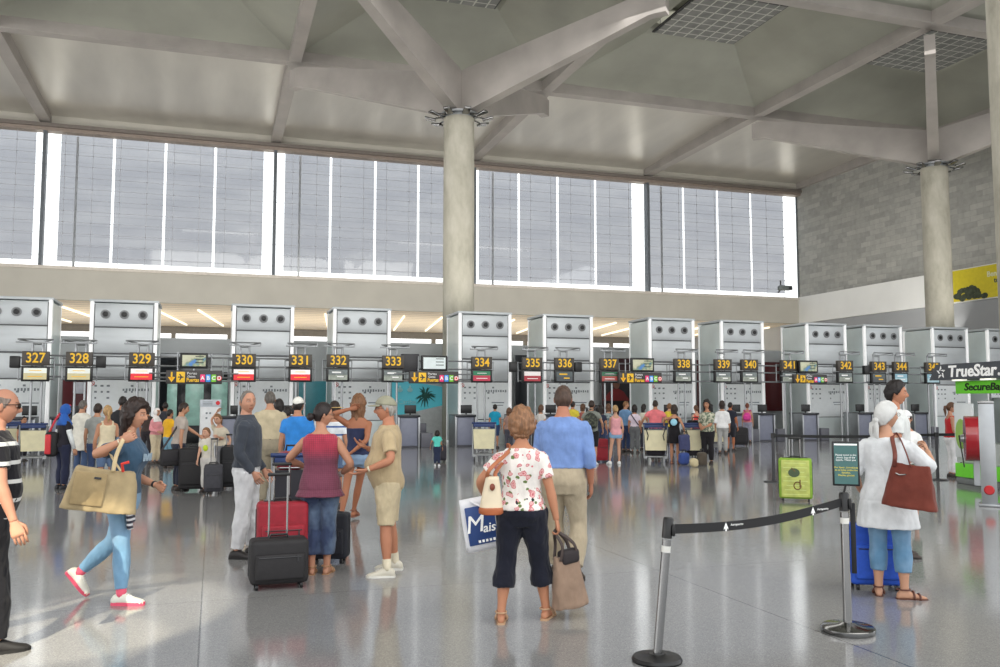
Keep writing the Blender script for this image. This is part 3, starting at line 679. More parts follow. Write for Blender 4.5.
# ------------------------------------------------------------------ people
def skin_material():
    m = bpy.data.materials.new('skin'); t = NT(m)
    a = t.n('ShaderNodeAttribute'); a.attribute_name = 'tone'
    nz = t.n('ShaderNodeTexNoise', {'Vector': t.coord(), 'Scale': 18.0, 'Detail': 3.0}).outputs['Fac']
    col = t.mix(.10, a.outputs['Color'], t.ramp(nz, [(.3, (.5, .3, .22, 1)), (.7, (.9, .72, .6, 1))]), 'SOFT_LIGHT')
    t.out(t.n('ShaderNodeBsdfPrincipled', {'Base Color': col, 'Roughness': .55, 'Specular IOR Level': .3}).outputs[0]); return m
M_SKIN = skin_material()
def cloth(c, pat=None, c2=None, k=1.0):
    key = ('cloth', tuple(c), pat, tuple(c2) if c2 else None)
    if key in MATS: return MATS[key]
    m = bpy.data.materials.new('fabric' if not pat else pat + '_fabric'); t = NT(m); co = t.coord()
    nz = t.n('ShaderNodeTexNoise', {'Vector': co, 'Scale': 9.0, 'Detail': 4.0}).outputs['Fac']
    base = rgb(c, k); col = t.ramp(nz, [(.3, tuple(x * .84 for x in base[:3]) + (1,)), (.7, tuple(min(1, x * 1.1) for x in base[:3]) + (1,))])
    s = t.n('ShaderNodeSeparateXYZ', {'Vector': co})
    if pat == 'striped':
        a = t.n('ShaderNodeMath', {0: s.outputs['Z'], 1: .062}, operation='PINGPONG').outputs[0]
        col = t.mix(t.n('ShaderNodeMath', {0: a, 1: .013}, operation='LESS_THAN').outputs[0], col, rgb(c2))
    if pat == 'finestriped':
        a = t.n('ShaderNodeMath', {0: s.outputs['Z'], 1: .02}, operation='PINGPONG').outputs[0]
        col = t.mix(t.n('ShaderNodeMath', {0: a, 1: .009}, operation='LESS_THAN').outputs[0], col, rgb(c2))
    if pat == 'checked':
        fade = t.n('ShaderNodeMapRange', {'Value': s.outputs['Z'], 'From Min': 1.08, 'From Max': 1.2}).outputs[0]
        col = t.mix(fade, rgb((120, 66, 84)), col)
        for ax in 'XZ':
            a = t.n('ShaderNodeMath', {0: s.outputs[ax], 1: .009}, operation='PINGPONG').outputs[0]
            col = t.mix(t.n('ShaderNodeMath', {0: t.n('ShaderNodeMath', {0: a, 1: .0035}, operation='LESS_THAN').outputs[0], 1: .38}, operation='MULTIPLY').outputs[0], col, rgb(c2))
    if pat == 'floral':
        w = t.n('ShaderNodeTexNoise', {'Vector': co, 'Scale': 14.0, 'Detail': 2.0}).outputs['Color']
        cw = t.mix(.06, co, w, 'ADD')
        v = t.n('ShaderNodeTexVoronoi', {'Vector': cw, 'Scale': 19.0}); d = v.outputs['Distance']
        cell = t.n('ShaderNodeSeparateColor', {'Color': v.outputs['Color']}).outputs[0]
        isf = t.n('ShaderNodeMath', {0: cell, 1: .06}, operation='GREATER_THAN').outputs[0]
        petal = t.ramp(d, [(0, rgb((160, 66, 80))), (.14, rgb((204, 118, 122))), (.27, rgb((226, 184, 182))), (.36, rgb((196, 112, 116)))])
        inside = t.n('ShaderNodeMath', {0: d, 1: .42}, operation='LESS_THAN').outputs[0]
        leaf = t.n('ShaderNodeTexVoronoi', {'Vector': cw, 'Scale': 28.0}); lf = t.n('ShaderNodeMath', {0: t.n('ShaderNodeSeparateColor', {'Color': leaf.outputs['Color']}).outputs[1], 1: .70}, operation='GREATER_THAN').outputs[0]
        lfd = t.n('ShaderNodeMath', {0: lf, 1: t.n('ShaderNodeMath', {0: leaf.outputs['Distance'], 1: .4}, operation='LESS_THAN').outputs[0]}, operation='MULTIPLY').outputs[0]
        col = t.mix(lfd, col, rgb((104, 122, 72)))
        col = t.mix(t.n('ShaderNodeMath', {0: inside, 1: isf}, operation='MULTIPLY').outputs[0], col, petal)
    if pat in ('mottled', 'camouflage'):
        v = t.n('ShaderNodeTexNoise', {'Vector': co, 'Scale': 16.0, 'Detail': 2.0}).outputs['Fac']
        col = t.mix(t.ramp(v, [(.46, (0, 0, 0, 1)), (.52, (1, 1, 1, 1))]), col, rgb(c2))
    if pat == 'denim':
        v = t.n('ShaderNodeTexNoise', {'Vector': co, 'Scale': 4.0, 'Detail': 3.0}).outputs['Fac']
        col = t.mix(t.ramp(v, [(.45, (0, 0, 0, 1)), (.7, (.5, .5, .5, 1))]), col, rgb(c2 or (150, 175, 200)))
    w = t.n('ShaderNodeTexNoise', {'Vector': t.coord('Object', (1.5, 1.5, .8)), 'Scale': 9.0, 'Detail': 3.0, 'Distortion': .8}).outputs['Fac']
    b = t.n('ShaderNodeBsdfPrincipled', {'Base Color': col, 'Roughness': .85, 'Specular IOR Level': .2, 'Normal': t.bump(w, .35, .03)})
    b.inputs['Sheen Weight'].default_value = .15
    t.out(b.outputs[0]); MATS[key] = m; return m
def hair_mat(c):
    key = ('hair', tuple(c))
    if key in MATS: return MATS[key]
    m = bpy.data.materials.new('hair_strands'); t = NT(m)
    nz = t.n('ShaderNodeTexNoise', {'Vector': t.coord('Object', (1, 1, .18)), 'Scale': 60.0, 'Detail': 4.0}).outputs['Fac']
    col = t.ramp(nz, [(.3, rgb(c, .6)), (.7, rgb(c, 1.35))])
    t.out(t.n('ShaderNodeBsdfPrincipled', {'Base Color': col, 'Roughness': .5, 'Specular IOR Level': .35, 'Normal': t.bump(nz, .6, .01)}).outputs[0]); MATS[key] = m; return m

TMP = []
def remesh(mb, voxel, smooth=4, fac=.5):
    me = bpy.data.meshes.new('w'); me.from_pydata([tuple(p) for p in mb.v], [], mb.f)
    bm = bmesh.new(); bm.from_mesh(me); bmesh.ops.recalc_face_normals(bm, faces=bm.faces[:]); bm.to_mesh(me); bm.free()
    o = bpy.data.objects.new('w', me); COL.objects.link(o)
    r = o.modifiers.new('r', 'REMESH'); r.mode = 'VOXEL'; r.voxel_size = voxel; r.adaptivity = 0
    if smooth:
        s = o.modifiers.new('s', 'SMOOTH'); s.factor = fac; s.iterations = smooth
    dg = bpy.context.evaluated_depsgraph_get(); dg.update()
    m2 = bpy.data.meshes.new_from_object(o.evaluated_get(dg))
    n = len(m2.vertices); co = np.empty(n * 3); m2.vertices.foreach_get('co', co); co = co.reshape(-1, 3)
    no = np.empty(n * 3); m2.vertices.foreach_get('normal', no); no = no.reshape(-1, 3)
    fs = [tuple(p.vertices) for p in m2.polygons]
    bpy.data.objects.remove(o); bpy.data.meshes.remove(me); bpy.data.meshes.remove(m2)
    return co, no, fs

def fold(co, no, amp, f=(16, 16, 9), seed=0.0):
    """loose wrinkles in cloth"""
    out = co.copy()
    for i in range(len(co)):
        p = co[i]; out[i] = p + no[i] * (amp * noise.noise(Vector((p[0] * f[0] + seed, p[1] * f[1], p[2] * f[2]))) + amp * .6 * noise.noise(Vector((p[0] * f[0] * 2.3, p[1] * f[1] * 2.3 + seed, p[2] * f[2] * 1.7))))
    return out

def ik(a, t, l1, l2, pole):
    a, t, pole = Vector(a), Vector(t), Vector(pole); d = t - a; L = d.length; mx = (l1 + l2) * .999
    if L > mx: t = a + d * (mx / L); d = t - a; L = mx
    L = max(L, abs(l1 - l2) + .01); dn = d.normalized(); x = (l1 * l1 - l2 * l2 + L * L) / (2 * L); h = math.sqrt(max(0, l1 * l1 - x * x))
    p = pole - dn * pole.dot(dn)
    p = p.normalized() if p.length > 1e-5 else Vector((0, -1, 0))
    return a + dn * x + p * h, t
def bend(a, b, c, k=.12, n=4):
    """poly line a-b-c with the corner at b rounded"""
    a, b, c = Vector(a), Vector(b), Vector(c); pts = []
    for i in range(n + 1): pts.append(a.lerp(b, i / n * (1 - k)))
    m0, m1 = a.lerp(b, 1 - k), b.lerp(c, k)
    pts.append(m0.lerp(b, .5).lerp(b.lerp(m1, .5), .5))
    for i in range(n + 1): pts.append(b.lerp(c, k + (1 - k) * i / n))
    return pts
def prof(x, tab):
    for (x0, y0), (x1, y1) in zip(tab, tab[1:]):
        if x <= x1: return y0 + (y1 - y0) * max(0, (x - x0)) / (x1 - x0)
    return tab[-1][1]
LEG = [(0, .092), (.25, .084), (.5, .071), (.8, .058), (1, .054), (1.15, .052), (1.35, .056), (1.6, .046), (1.85, .034), (2, .033)]
ARM = [(0, .050), (.3, .047), (.7, .041), (1, .037), (1.2, .039), (1.5, .034), (1.8, .027), (2, .025)]
TORSO = {'m': [(.80, .120, .095, -.012), (.88, .162, .115, -.016), (.95, .166, .116, -.012), (1.04, .154, .106, 0), (1.15, .158, .108, .004), (1.27, .172, .116, .006), (1.36, .180, .112, 0), (1.41, .172, .098, -.008), (1.455, .118, .074, -.014), (1.49, .062, .060, -.014), (1.53, .054, .056, -.008)],
         'f': [(.80, .124, .100, -.014), (.88, .170, .122, -.018), (.95, .164, .118, -.012), (1.04, .138, .098, 0), (1.12, .132, .094, .004), (1.24, .148, .118, .016), (1.31, .154, .114, .012), (1.38, .150, .088, -.006), (1.43, .112, .068, -.014), (1.47, .056, .052, -.014), (1.52, .048, .050, -.006)]}

def smooth01(x): x = max(0, min(1, x)); return x * x * (3 - 2 * x)
def head_point(th, ph, fem=False):
    dx, dy, dz = math.sin(th) * math.cos(ph), math.cos(th) * math.cos(ph), math.sin(ph)
    x, y, z = .076 * dx, .097 * dy, .118 * dz
    t = max(0, -dz)
    x *= 1 - (.30 if fem else .24) * t ** 1.5
    if dy < 0: y *= 1 - .35 * t ** 1.2
    else:
        y *= 1 - .06 * t
        ax = abs(x)
        y += .025 * math.exp(-(x / .0125) ** 2) * smooth01((.028 - z) / .05) * (1 if z > -.030 else math.exp(-((z + .030) / .008) ** 2))
        y += .004 * math.exp(-((z - .030) / .010) ** 2 - (x / .05) ** 2)
        y -= .011 * math.exp(-((ax - .031) / .014) ** 2 - ((z - .008) / .012) ** 2)
        y += .004 * math.exp(-(x / .022) ** 2) * (math.exp(-((z + .060) / .006) ** 2) + math.exp(-((z + .073) / .007) ** 2))
        y += .010 * math.exp(-(x / .026) ** 2 - ((z + .102) / .014) ** 2)
        y += .005 * math.exp(-((ax - .046) / .018) ** 2 - ((z + .028) / .02) ** 2)
    return Vector((x, y, z))
def head_grid(nu, nv, fn):
    rings = []
    for j in range(nv + 1):
        ph = -PI / 2 + PI * (j + .15) / (nv + .3); ring = []
        for i in range(nu):
            u = -1 + 2 * i / nu; th = PI * math.copysign(abs(u) ** 1.45, u); ring.append(fn(th, ph))
        rings.append(ring)
    return rings
HAIRLINE = {  # lower edge of the hair at front, temple, ear, nape
    'short': (.072, .030, .0, -.075), 'receding': (.098, .045, .0, -.075), 'bob': (.064, .02, -.06, -.12), 'long': (.066, .02, -.07, -.12), 'tied': (.072, .03, .005, -.07), 'shaved': (.082, .04, .0, -.07), 'balding': (.11, .035, .0, -.075)}
def hairline(th, st):
    a = abs(th); f, te, e, n = HAIRLINE[st]
    return prof(a, [(0, f), (.75, f - .004), (1.15, te), (1.5, e - .02), (1.75, e), (2.2, n), (PI, n)])

def hand_mesh(mb, W, d, n, side, sc=1.0, curl=.5, n_=8):
    """palm, four unequal bent fingers and a thumb leaving the side of the palm"""
    d = Vector(d).normalized(); n = Vector(n); n = (n - d * n.dot(d)).normalized(); th = d.cross(n) * side; W = Vector(W)
    P = lambda a, b, c: W + d * (a * sc) + th * (b * sc) + n * (c * sc)
    rings = []
    for a, w, t_ in ((-.03, .021, .018), (.01, .027, .018), (.04, .038, .017), (.075, .042, .015), (.098, .040, .011)):
        rings.append([P(a, w * math.cos(2 * PI * k / 12), t_ * math.sin(2 * PI * k / 12)) for k in range(12)])
    mb.loft(rings)
    for b, L, r in ((.030, .070, .0088), (.011, .079, .0090), (-.009, .073, .0086), (-.028, .057, .0076)):
        pts = [P(.075, b * .95, 0)]; a, c = .092, 0.0; pts.append(P(a, b, c)); ang = 0
        for f, k in ((.42, .7), (.32, 1.0), (.26, .7)):
            ang += curl * k; a += math.cos(ang) * L * f; c += math.sin(ang) * L * f; pts.append(P(a, b * (1 + .15 * (1 - curl)), c))
        mb.tube(pts, [r * sc * x for x in (1.0, 1.05, 1.0, .92, .78)], n_, round_end=True)
    t0 = P(.018, .022, .004); t1 = P(.045, .046, .010); t2 = P(.072, .054 - .010 * curl, .016 + .012 * curl); t3 = P(.094, .054 - .022 * curl, .020 + .022 * curl)
    mb.tube([t0, t1, t2, t3], [.012 * sc, .0115 * sc, .0098 * sc, .0082 * sc], n_, round_end=True)

def foot_rings(A, fwd, up, sc, g=0.0, sole=False):
    """cross-sections along a foot or shoe, A = ankle, sole on the ground when up is vertical"""
    fwd = Vector(fwd).normalized(); up = Vector(up).normalized(); sd = fwd.cross(up); rings = []
    B = Vector(A) - up * (.082 * sc)
    for y, w, h in ((-.075, .022, .045), (-.062, .034, .066), (-.03, .038, .088), (.02, .038, .092), (.06, .042, .070), (.10, .047, .052), (.14, .046, .040), (.175, .036, .030), (.195, .018, .020)):
        w += g; h += g; ring = []
        for k in range(14):
            a = 2 * PI * k / 14; x = math.cos(a); z = math.sin(a)
            zz = h * (.5 + .5 * z) if z > 0 else h * .5 * (1 - abs(z) ** .6)
            xx = w * math.copysign(abs(x) ** .75, x)
            ring.append(B + fwd * ((y + (g * .6 if y > 0 else -g * .6)) * sc) + sd * (xx * sc) + up * (zz * sc - (g * .3 if not sole else 0)))
        rings.append(ring)
    return rings, B, fwd, up, sd

PEOPLE = []
def person(u, v, H=None, vh=None, face=0.0, sex='m', skin=(196, 150, 122), hair=('short', (50, 40, 34)), top=None, bottom=None, shoes=('shoe', (60, 50, 46)),
           armR=None, armL=None, legR=None, legL=None, lean=0.0, side=0.0, twist=0.0, head=(0, 0, 0), build=1.0, belly=0.0, label='', hat=None, poleR=None, poleL=None, curl=(.5, .5), palmR=None, palmL=None, extra=None, pos=None, cat='person', lift=0, brows=None, group=None):
    base = Vector(pos) if pos is not None else ground(u, v); base.z = 0
    D = depth(base)
    if H is None:
        lo, hi = .4, 2.6
        for _ in range(40):
            H = (lo + hi) / 2
            if proj(base + Vector((0, 0, H)))[1] > vh: lo = H
            else: hi = H
    away = math.atan2(base.x - EYE.x, base.y - EYE.y)              # bearing of the line of sight
    rz = -(away + R(face))
    near = D < 10.5
    vox = .0085 if near else (.013 if D < 17 else .019)
    s = H / 1.765
    child = H < 1.3
    root = thing('person', base, rz, label, cat, group)
    Rw = Matrix.Rotation(rz, 4, 'Z'); W2L = (Matrix.Translation(base) @ Rw).inverted()
    def loc(t):
        if t is None: return None
        if t[0] == 'gx': q = ground(t[1], t[2]); q.z = .082 * s; return W2L @ q
        if t[0] == 'px': return W2L @ atD(t[1], t[2], D + (t[3] if len(t) > 3 else 0))
        return Vector(t) * s
    fem = sex == 'f'
    tab = TORSO[sex]
    hw = build
    piv = Vector((0, -.01, .95))
    Rt = Matrix.Rotation(-R(lean), 3, 'X') @ Matrix.Rotation(R(side), 3, 'Y')
    def B(p):   # bend of the spine, p in unscaled coordinates
        p = Vector(p); k = smooth01((p.z - .88) / .34)
        if k <= 0: return p
        R_ = Matrix.Identity(3).lerp(Rt, k) if False else (Matrix.Rotation(-R(lean) * k, 3, 'X') @ Matrix.Rotation(R(side) * k, 3, 'Y') @ Matrix.Rotation(-R(twist) * k, 3, 'Z'))
        return piv + R_ @ (p - piv)
    bl = lambda z: belly * math.exp(-((z - 1.06) / .13) ** 2)
    def torso_ring(z, g=0.0, n=20, gb=0.0, flare=1.0):
        r = []
        rx = prof(z, [(q[0], q[1]) for q in tab]) * (1 + (hw - 1) * (1 if z < 1.40 else .4)) * flare + g + bl(z) * .5
        ry = prof(z, [(q[0], q[2]) for q in tab]) * (1 + (hw - 1) * (1 if z < 1.40 else .4)) * flare + g + bl(z) * .6
        yc = prof(z, [(q[0], q[3]) for q in tab]) + bl(z) * .55
        for k in range(n):
            a = 2 * PI * k / n; c_, s_ = math.cos(a), math.sin(a)
            x = rx * math.copysign(abs(c_) ** .85, c_); y = ry * math.copysign(abs(s_) ** .85, s_)
            bust = 0
            if fem and s_ > 0 and not child: bust = .022 * math.exp(-((z - 1.265) / .05) ** 2) * (math.exp(-((abs(x) - .075) / .045) ** 2))
            if s_ < 0: y -= .016 * math.exp(-((z - .90) / .07) ** 2) * math.exp(-((abs(x) - .07) / .06) ** 2)
            r.append(B((x, y + yc + bust + gb, z)) * s)
        return r
    def torso(mb, z0, z1, g=0.0, flare=None, n=20, step=.03):
        zs = list(np.arange(z0, z1, step)) + [z1]
        mb.loft([torso_ring(z, g, n, 0, 1 if flare is None else 1 + flare * smooth01((1.02 - z) / .25)) for z in zs])
    sh = (.172 if not fem else .152) * (1 + (hw - 1) * .6); shz = 1.385 if not fem else 1.355
    S_ = {1: B((sh, -.01, shz)), -1: B((-sh, -.01, shz))}
    la, lf = .285, .255; lt, ls = .417, .4128
    arms = {}
    for sd, tgt, pole in ((1, armR, poleR), (-1, armL, poleL)):
        t = loc(tgt)
        if t is None: t = B((sd * (sh + .075), .05, .86 if not fem else .84)) if lean < 25 else S_[sd] + Vector((sd * .03, .05, -.52)); t = t * s
        p = Vector(pole) if pole is not None else Vector((sd * .45, -1, -.15))
        e, w = ik(S_[sd] * s, t, la * s, lf * s, p); arms[sd] = (S_[sd] * s, e, w)
    legs = {}; feet = {}
    for sd, spec in ((1, legR), (-1, legL)):
        hipj = Vector((sd * .088, -.012, .91))
        sp_ = spec or {}
        t = loc(sp_['at']) if 'at' in sp_ else Vector((sd * .095, -.02, .082)) * s
        yaw = R(sp_.get('out', 8)) * sd; pit = R(sp_.get('pitch', 0))
        fw = Vector((math.sin(yaw), math.cos(yaw), 0)); up = Vector((0, 0, 1))
        ax = Vector((math.cos(yaw), -math.sin(yaw), 0)); rp_ = Matrix.Rotation(-pit, 3, ax); fw, up = rp_ @ fw, rp_ @ up
        kn, an = ik(hipj * s, t, lt * s, ls * s, Vector((sd * .12, 1, 0)))
        legs[sd] = (hipj * s, kn, an); feet[sd] = (an, fw, up)
    def limb(mb, j, tabl, t0, t1, g=0.0, n=12, gk=1.0, taper=None, back=0.0):
        pts = bend(*j); rad = []
        N = len(pts); tt = []
        L1 = (j[1] - j[0]).length; acc = 0; prev = pts[0]
        L2 = (j[2] - j[1]).length
        for p in pts:
            acc += (p - prev).length; prev = p
            tt.append(min(2, acc / L1 if acc <= L1 else 1 + (acc - L1) / L2))
        P2, R2 = [], []
        for k in range(21):
            q = t0 + (t1 - t0) * k / 20
            for i in range(len(tt) - 1):
                if tt[i] <= q <= tt[i + 1] + 1e-9 or i == len(tt) - 2:
                    f = (q - tt[i]) / max(1e-6, tt[i + 1] - tt[i]); P2.append(pts[i].lerp(pts[i + 1], min(1, max(0, f)))); break
            r = prof(q, tabl) * s * hw ** .7 * gk + g * s
            if taper: r = r * prof(q, taper)
            R2.append(r)
        mb.tube(P2, R2, n)
    # ---- body
    mb = MB(); torso(mb, .83, tab[-1][0] + .01, 0, n=18)
    for sd in (1, -1):
        limb(mb, legs[sd], LEG, 0, 2); limb(mb, arms[sd], ARM, 0, 2)
        mb.blob(S_[sd] * s, (.050 * s * hw ** .5,) * 3, 10, 6)
    nb = B((0, -.012, 1.47)); 
    hyaw, hpit, hroll = head
    hs = (1.0 if not fem else .98) * (1 if not child else 1.0) * s ** (.35 if H < 1.4 else .6)
    hs_min = hs
    Mh = Matrix.Rotation(-R(lean) * .55, 4, 'X') @ Matrix.Rotation(-R(twist) * .7, 4, 'Z') @ Matrix.Rotation(-R(hyaw), 4, 'Z') @ Matrix.Rotation(R(hpit), 4, 'X') @ Matrix.Rotation(R(hroll), 4, 'Y')
    hc_s = B((0, .0, 1.765 - .118 / 1.0)) * s
    if lean < 8: hc_s = Vector((hc_s.x, hc_s.y, H - .012 - .118 * hs))
    hc_s = hc_s + (Mh.to_3x3() @ Vector((0, .018, 0))) * hs
    HM = Matrix.Translation(hc_s) @ Mh @ Matrix.Scale(hs, 4)
    nk = HM @ Vector((0, -.028, -.055)); mb.tube([B((0, -.014, 1.42)) * s, (B((0, -.014, 1.47)) * s).lerp(nk, .4), nk], [.066 * s, .053 * s, .054 * hs] if not fem else [.058 * s, .045 * s, .047 * hs], 12)
    fsp = shoes[0]
    for sd in (1, -1):
        rg = foot_rings(*feet[sd], s, -.006)[0]; mb.loft(rg)
    co, no, fs = remesh(mb, vox * (1.0 if near else 1.15), 5 if near else 4)
    body = MB(); body.add([Vector(p) for p in co], fs); nb0 = len(body.v)
    tone = [skin] * nb0
    # hands
    for sd in (1, -1):
        a, e, w = arms[sd]; d = (w - e).normalized(); pn = palmR if sd == 1 else palmL
        if pn is None: n_ = Vector((-sd, .15, 0))
        else: n_ = Vector(pn)
        if abs(n_.normalized().dot(d)) > .93: n_ = n_ + Vector((0, -.6, .3))
        hm = MB(); hand_mesh(hm, w, d, n_, sd, s * (.98 if fem else 1.04), curl[0 if sd == 1 else 1], 8 if near else 6)
        body.add(hm.v, hm.f)
    tone += [skin] * (len(body.v) - len(tone))
    # head with face
    nu, nv = (72, 56) if near else ((40, 30) if D < 17 else (28, 22))
    rings = head_grid(nu, nv, lambda a, b: head_point(a, b, fem)); flat = [p for r in rings for p in r]
    hm = MB(); hm.loft(rings)
    def face_tone(p):
        k = 1.0; c = list(skin)
        if p.y > 0:
            if abs(p.z + .0665) < .009 and abs(p.x) < .021 and p.y > .07: c = [skin[0] * .88, skin[1] * .72, skin[2] * .70]
            if abs(p.z - .033) < .0055 and .012 < abs(p.x) < .05: c = [x * .35 + y * .4 for x, y in zip(skin, brows or hair[1])]
            if .012 < abs(p.x) < .05 and abs(p.z - .008) < .012: c = [x * .86 for x in c]
        return tuple(c)
    body.add([HM @ Vector(p) for p in hm.v], hm.f); tone += [face_tone(Vector(p)) for p in hm.v]
    for sd in (1, -1):
        ew = MB(); ew.blob((0, 0, 0), (.0115,) * 3, 12, 8)
        c = head_point(math.atan2(.031 * sd, .08), .08, fem); cy = max(p.y for p in flat if abs(p.x - sd * .031) < .008 and abs(p.z - .008) < .012) - .0098
        body.add([HM @ (Vector(p) + Vector((sd * .031, cy, .008))) for p in ew.v], ew.f)
        for p in ew.v:
            q = Vector(p).normalized().y; tone.append((26, 20, 18) if q > .88 and abs(p[2]) < .006 else ((206, 196, 190) if abs(p[2]) < .0032 else skin))
        ea = MB(); ea.blob((0, 0, 0), (.009, .019, .032), 10, 8, Matrix.Rotation(R(-12), 3, 'X') @ Matrix.Rotation(R(22) * sd, 3, 'Z'))
        body.add([HM @ (Vector(p) + Vector((sd * .076, -.012, -.006))) for p in ea.v], ea.f); tone += [tuple(x * .95 for x in skin)] * len(ea.v)
    me = body.mesh('body', M_SKIN, True)
    at = me.color_attributes.new('tone', 'FLOAT_COLOR', 'POINT'); arr = np.ones((len(me.vertices), 4))
    lut = {}
    for i, c in enumerate(tone):
        if c not in lut: lut[c] = rgb((c[0] * .95, c[1] * .945, c[2] * .94))
        arr[i] = lut[c]
    at.data.foreach_set('color', arr.ravel())
    o = bpy.data.objects.new('body', me); COL.objects.link(o); o.parent = root
    # ---- hair
    st, hc = hair[0], hair[1]
    if st != 'bald' and st != 'none':
        base_st = {'pony': 'tied', 'bun': 'tied', 'curly': 'bob', 'curlyshort': 'short', 'curlylong': 'long'}.get(st, st)
        th_ = {'short': .009, 'receding': .006, 'shaved': .004, 'balding': .006, 'bob': .028, 'long': .018, 'pony': .012, 'bun': .012, 'curly': .036, 'curlyshort': .024, 'curlylong': .032}[st]
        wav = {'curly': .017, 'curlyshort': .010, 'curlylong': .016, 'bob': .004, 'long': .004}.get(st, .0025)
        rr = random.Random(int(u * 13 + v)); off = rr.random() * 50
        def hp(a, b):
            p = head_point(a, b, fem); q = Vector((p.x, p.y, p.z)); 
            if q.y > 0: q = Vector((.076 * math.sin(a) * math.cos(b), .097 * math.cos(a) * math.cos(b), .118 * math.sin(b)))
            hl = hairline(a, base_st); k = smooth01((q.z - hl) / .012 + .5)
            if st == 'balding': k *= smooth01((.058 - q.z + max(0, -q.y) * .25) / .012 + .5)
            t = th_ * (1 + .35 * smooth01((q.z - .05) / .06)) + wav * noise.noise(q * (38 if wav > .006 else 55) + Vector((off, 0, 0)))
            dirn = q.normalized()
            return q + dirn * (t * k - .02 * (1 - k))
        hm = MB(); hm.loft(head_grid(nu, nv, hp))
        xt = MB()
        if st in ('long', 'curlylong', 'bob', 'curly'):
            Ls = {'long': -.27, 'curlylong': -.24, 'bob': -.13, 'curly': -.10}[st]
            rg = []
            for i in range(12):
                z = .02 + (Ls - .02) * i / 11; f = i / 11; w = .086 - .02 * f if st != 'bob' else .088
                if st in ('curly', 'curlylong'): w += .014 * (1 - f) + (.016 if st == 'curlylong' else 0)
                ring = []
                for k_ in range(28):
                    a_ = 2 * PI * k_ / 28; nzv = wav * 1.6 * noise.noise(Vector((math.cos(a_) * 3 + off, math.sin(a_) * 3, z * 16)))
                    ring.append(Vector(((w + nzv) * math.cos(a_), -.045 - .01 * f + (.062 - .022 * f + nzv) * math.sin(a_), z)))
                rg.append(ring)
            xt.loft(rg)
        if st == 'pony':
            xt.tube([(0, -.10, .03), (0, -.135, .02), (0, -.14, -.05), (0.01, -.125, -.13), (.0, -.12, -.2)], [.016, .03, .032, .026, .008], 12, round_end=True)
        if st == 'bun': xt.blob((0, -.135, -.03), (.045, .04, .042), 14, 10)
        hm.add(xt.v, xt.f)
        h2 = MB(); h2.add([HM @ Vector(p) for p in hm.v], hm.f); h2.build('hair', hair_mat(hc), root, True)
    if hat:
        kind, hcol = hat[0], hat[1]; mh = cloth(hcol)
        def cap_fn(zl, g, back=None):
            def f(a, b):
                q = Vector((.076 * math.sin(a) * math.cos(b), .097 * math.cos(a) * math.cos(b), .118 * math.sin(b))); lim = prof(abs(a), zl)
                k = smooth01((q.z - lim) / .01 + .5); return q + q.normalized() * (g * k - .02 * (1 - k))
            return f
        if kind in ('cap', 'capback'):
            hm = MB(); hm.loft(head_grid(nu, nv, cap_fn([(0, .05), (1.5, .035), (PI, .02)], .02)))
            c2 = MB(); c2.add([HM @ Vector(p) for p in hm.v], hm.f); cap = c2.build('cap', mh, root, True)
            br = MB(); dirn = 1; rg0, rg1 = [], []
            pts = []
            for i in range(15):
                a_ = -1.15 + 2.3 * i / 14; r0 = (math.sin(a_) * .09, math.cos(a_) * .105, .052); ext = .075 * math.cos(a_ * 1.25) ** .7 if abs(a_ * 1.25) < PI / 2 else 0
                pts.append((r0, (math.sin(a_) * (.09 + ext * .3), math.cos(a_) * .105 + ext, .044 - .012 * abs(math.sin(a_)))))
            vs, f_ = [], []
            for a_, b_ in pts: vs += [HM @ Vector(a_), HM @ Vector(b_), HM @ (Vector(b_) - Vector((0, 0, .004))), HM @ (Vector(a_) - Vector((0, 0, .004)))]
            for i in range(14):
                for j in range(4): f_.append((i * 4 + j, i * 4 + (j + 1) % 4, i * 4 + 4 + (j + 1) % 4, i * 4 + 4 + j))
            br.add(vs, f_); br.build('visor', mh, cap, True)
        if kind == 'straw':
            hm = MB(); hm.loft(head_grid(nu, nv, cap_fn([(0, .045), (PI, .03)], .022)))
            hm.lathe([(.10, .04), (.155, .036), (.157, .040), (.10, .05)], n=28); hm.v = [tuple(HM @ Vector(p)) for p in hm.v]; hm.build('straw_hat', mh, root, True)
        if kind == 'scarf':   # knotted headscarf with tails
            hm = MB(); hm.loft(head_grid(nu, nv, cap_fn([(0, .062), (1.0, .045), (1.6, -.02), (2.2, -.075), (PI, -.09)], .02)))
            hm.v = [tuple(HM @ Vector(p)) for p in hm.v]; sc_ = hm.build('headscarf', mh, root, True)
            t2 = MB(); t2.blob((0, -.118, -.045), (.034, .024, .028), 12, 8)
            t2.tube([(0, -.118, -.05), (-.045, -.13, -.085), (-.06, -.125, -.15), (-.04, -.12, -.205), (-.035, -.115, -.25)], [.02, .03, .032, .03, .02], 10, ell=(1.2, .5), round_end=True)
            t2.tube([(0, -.118, -.05), (.02, -.13, -.10), (.012, -.128, -.17), (.02, -.12, -.22)], [.02, .026, .028, .016], 10, ell=(1.2, .5), round_end=True)
            t2.v = [tuple(HM @ Vector(p)) for p in t2.v]; t2.build('scarf_knot', mh, sc_, True)
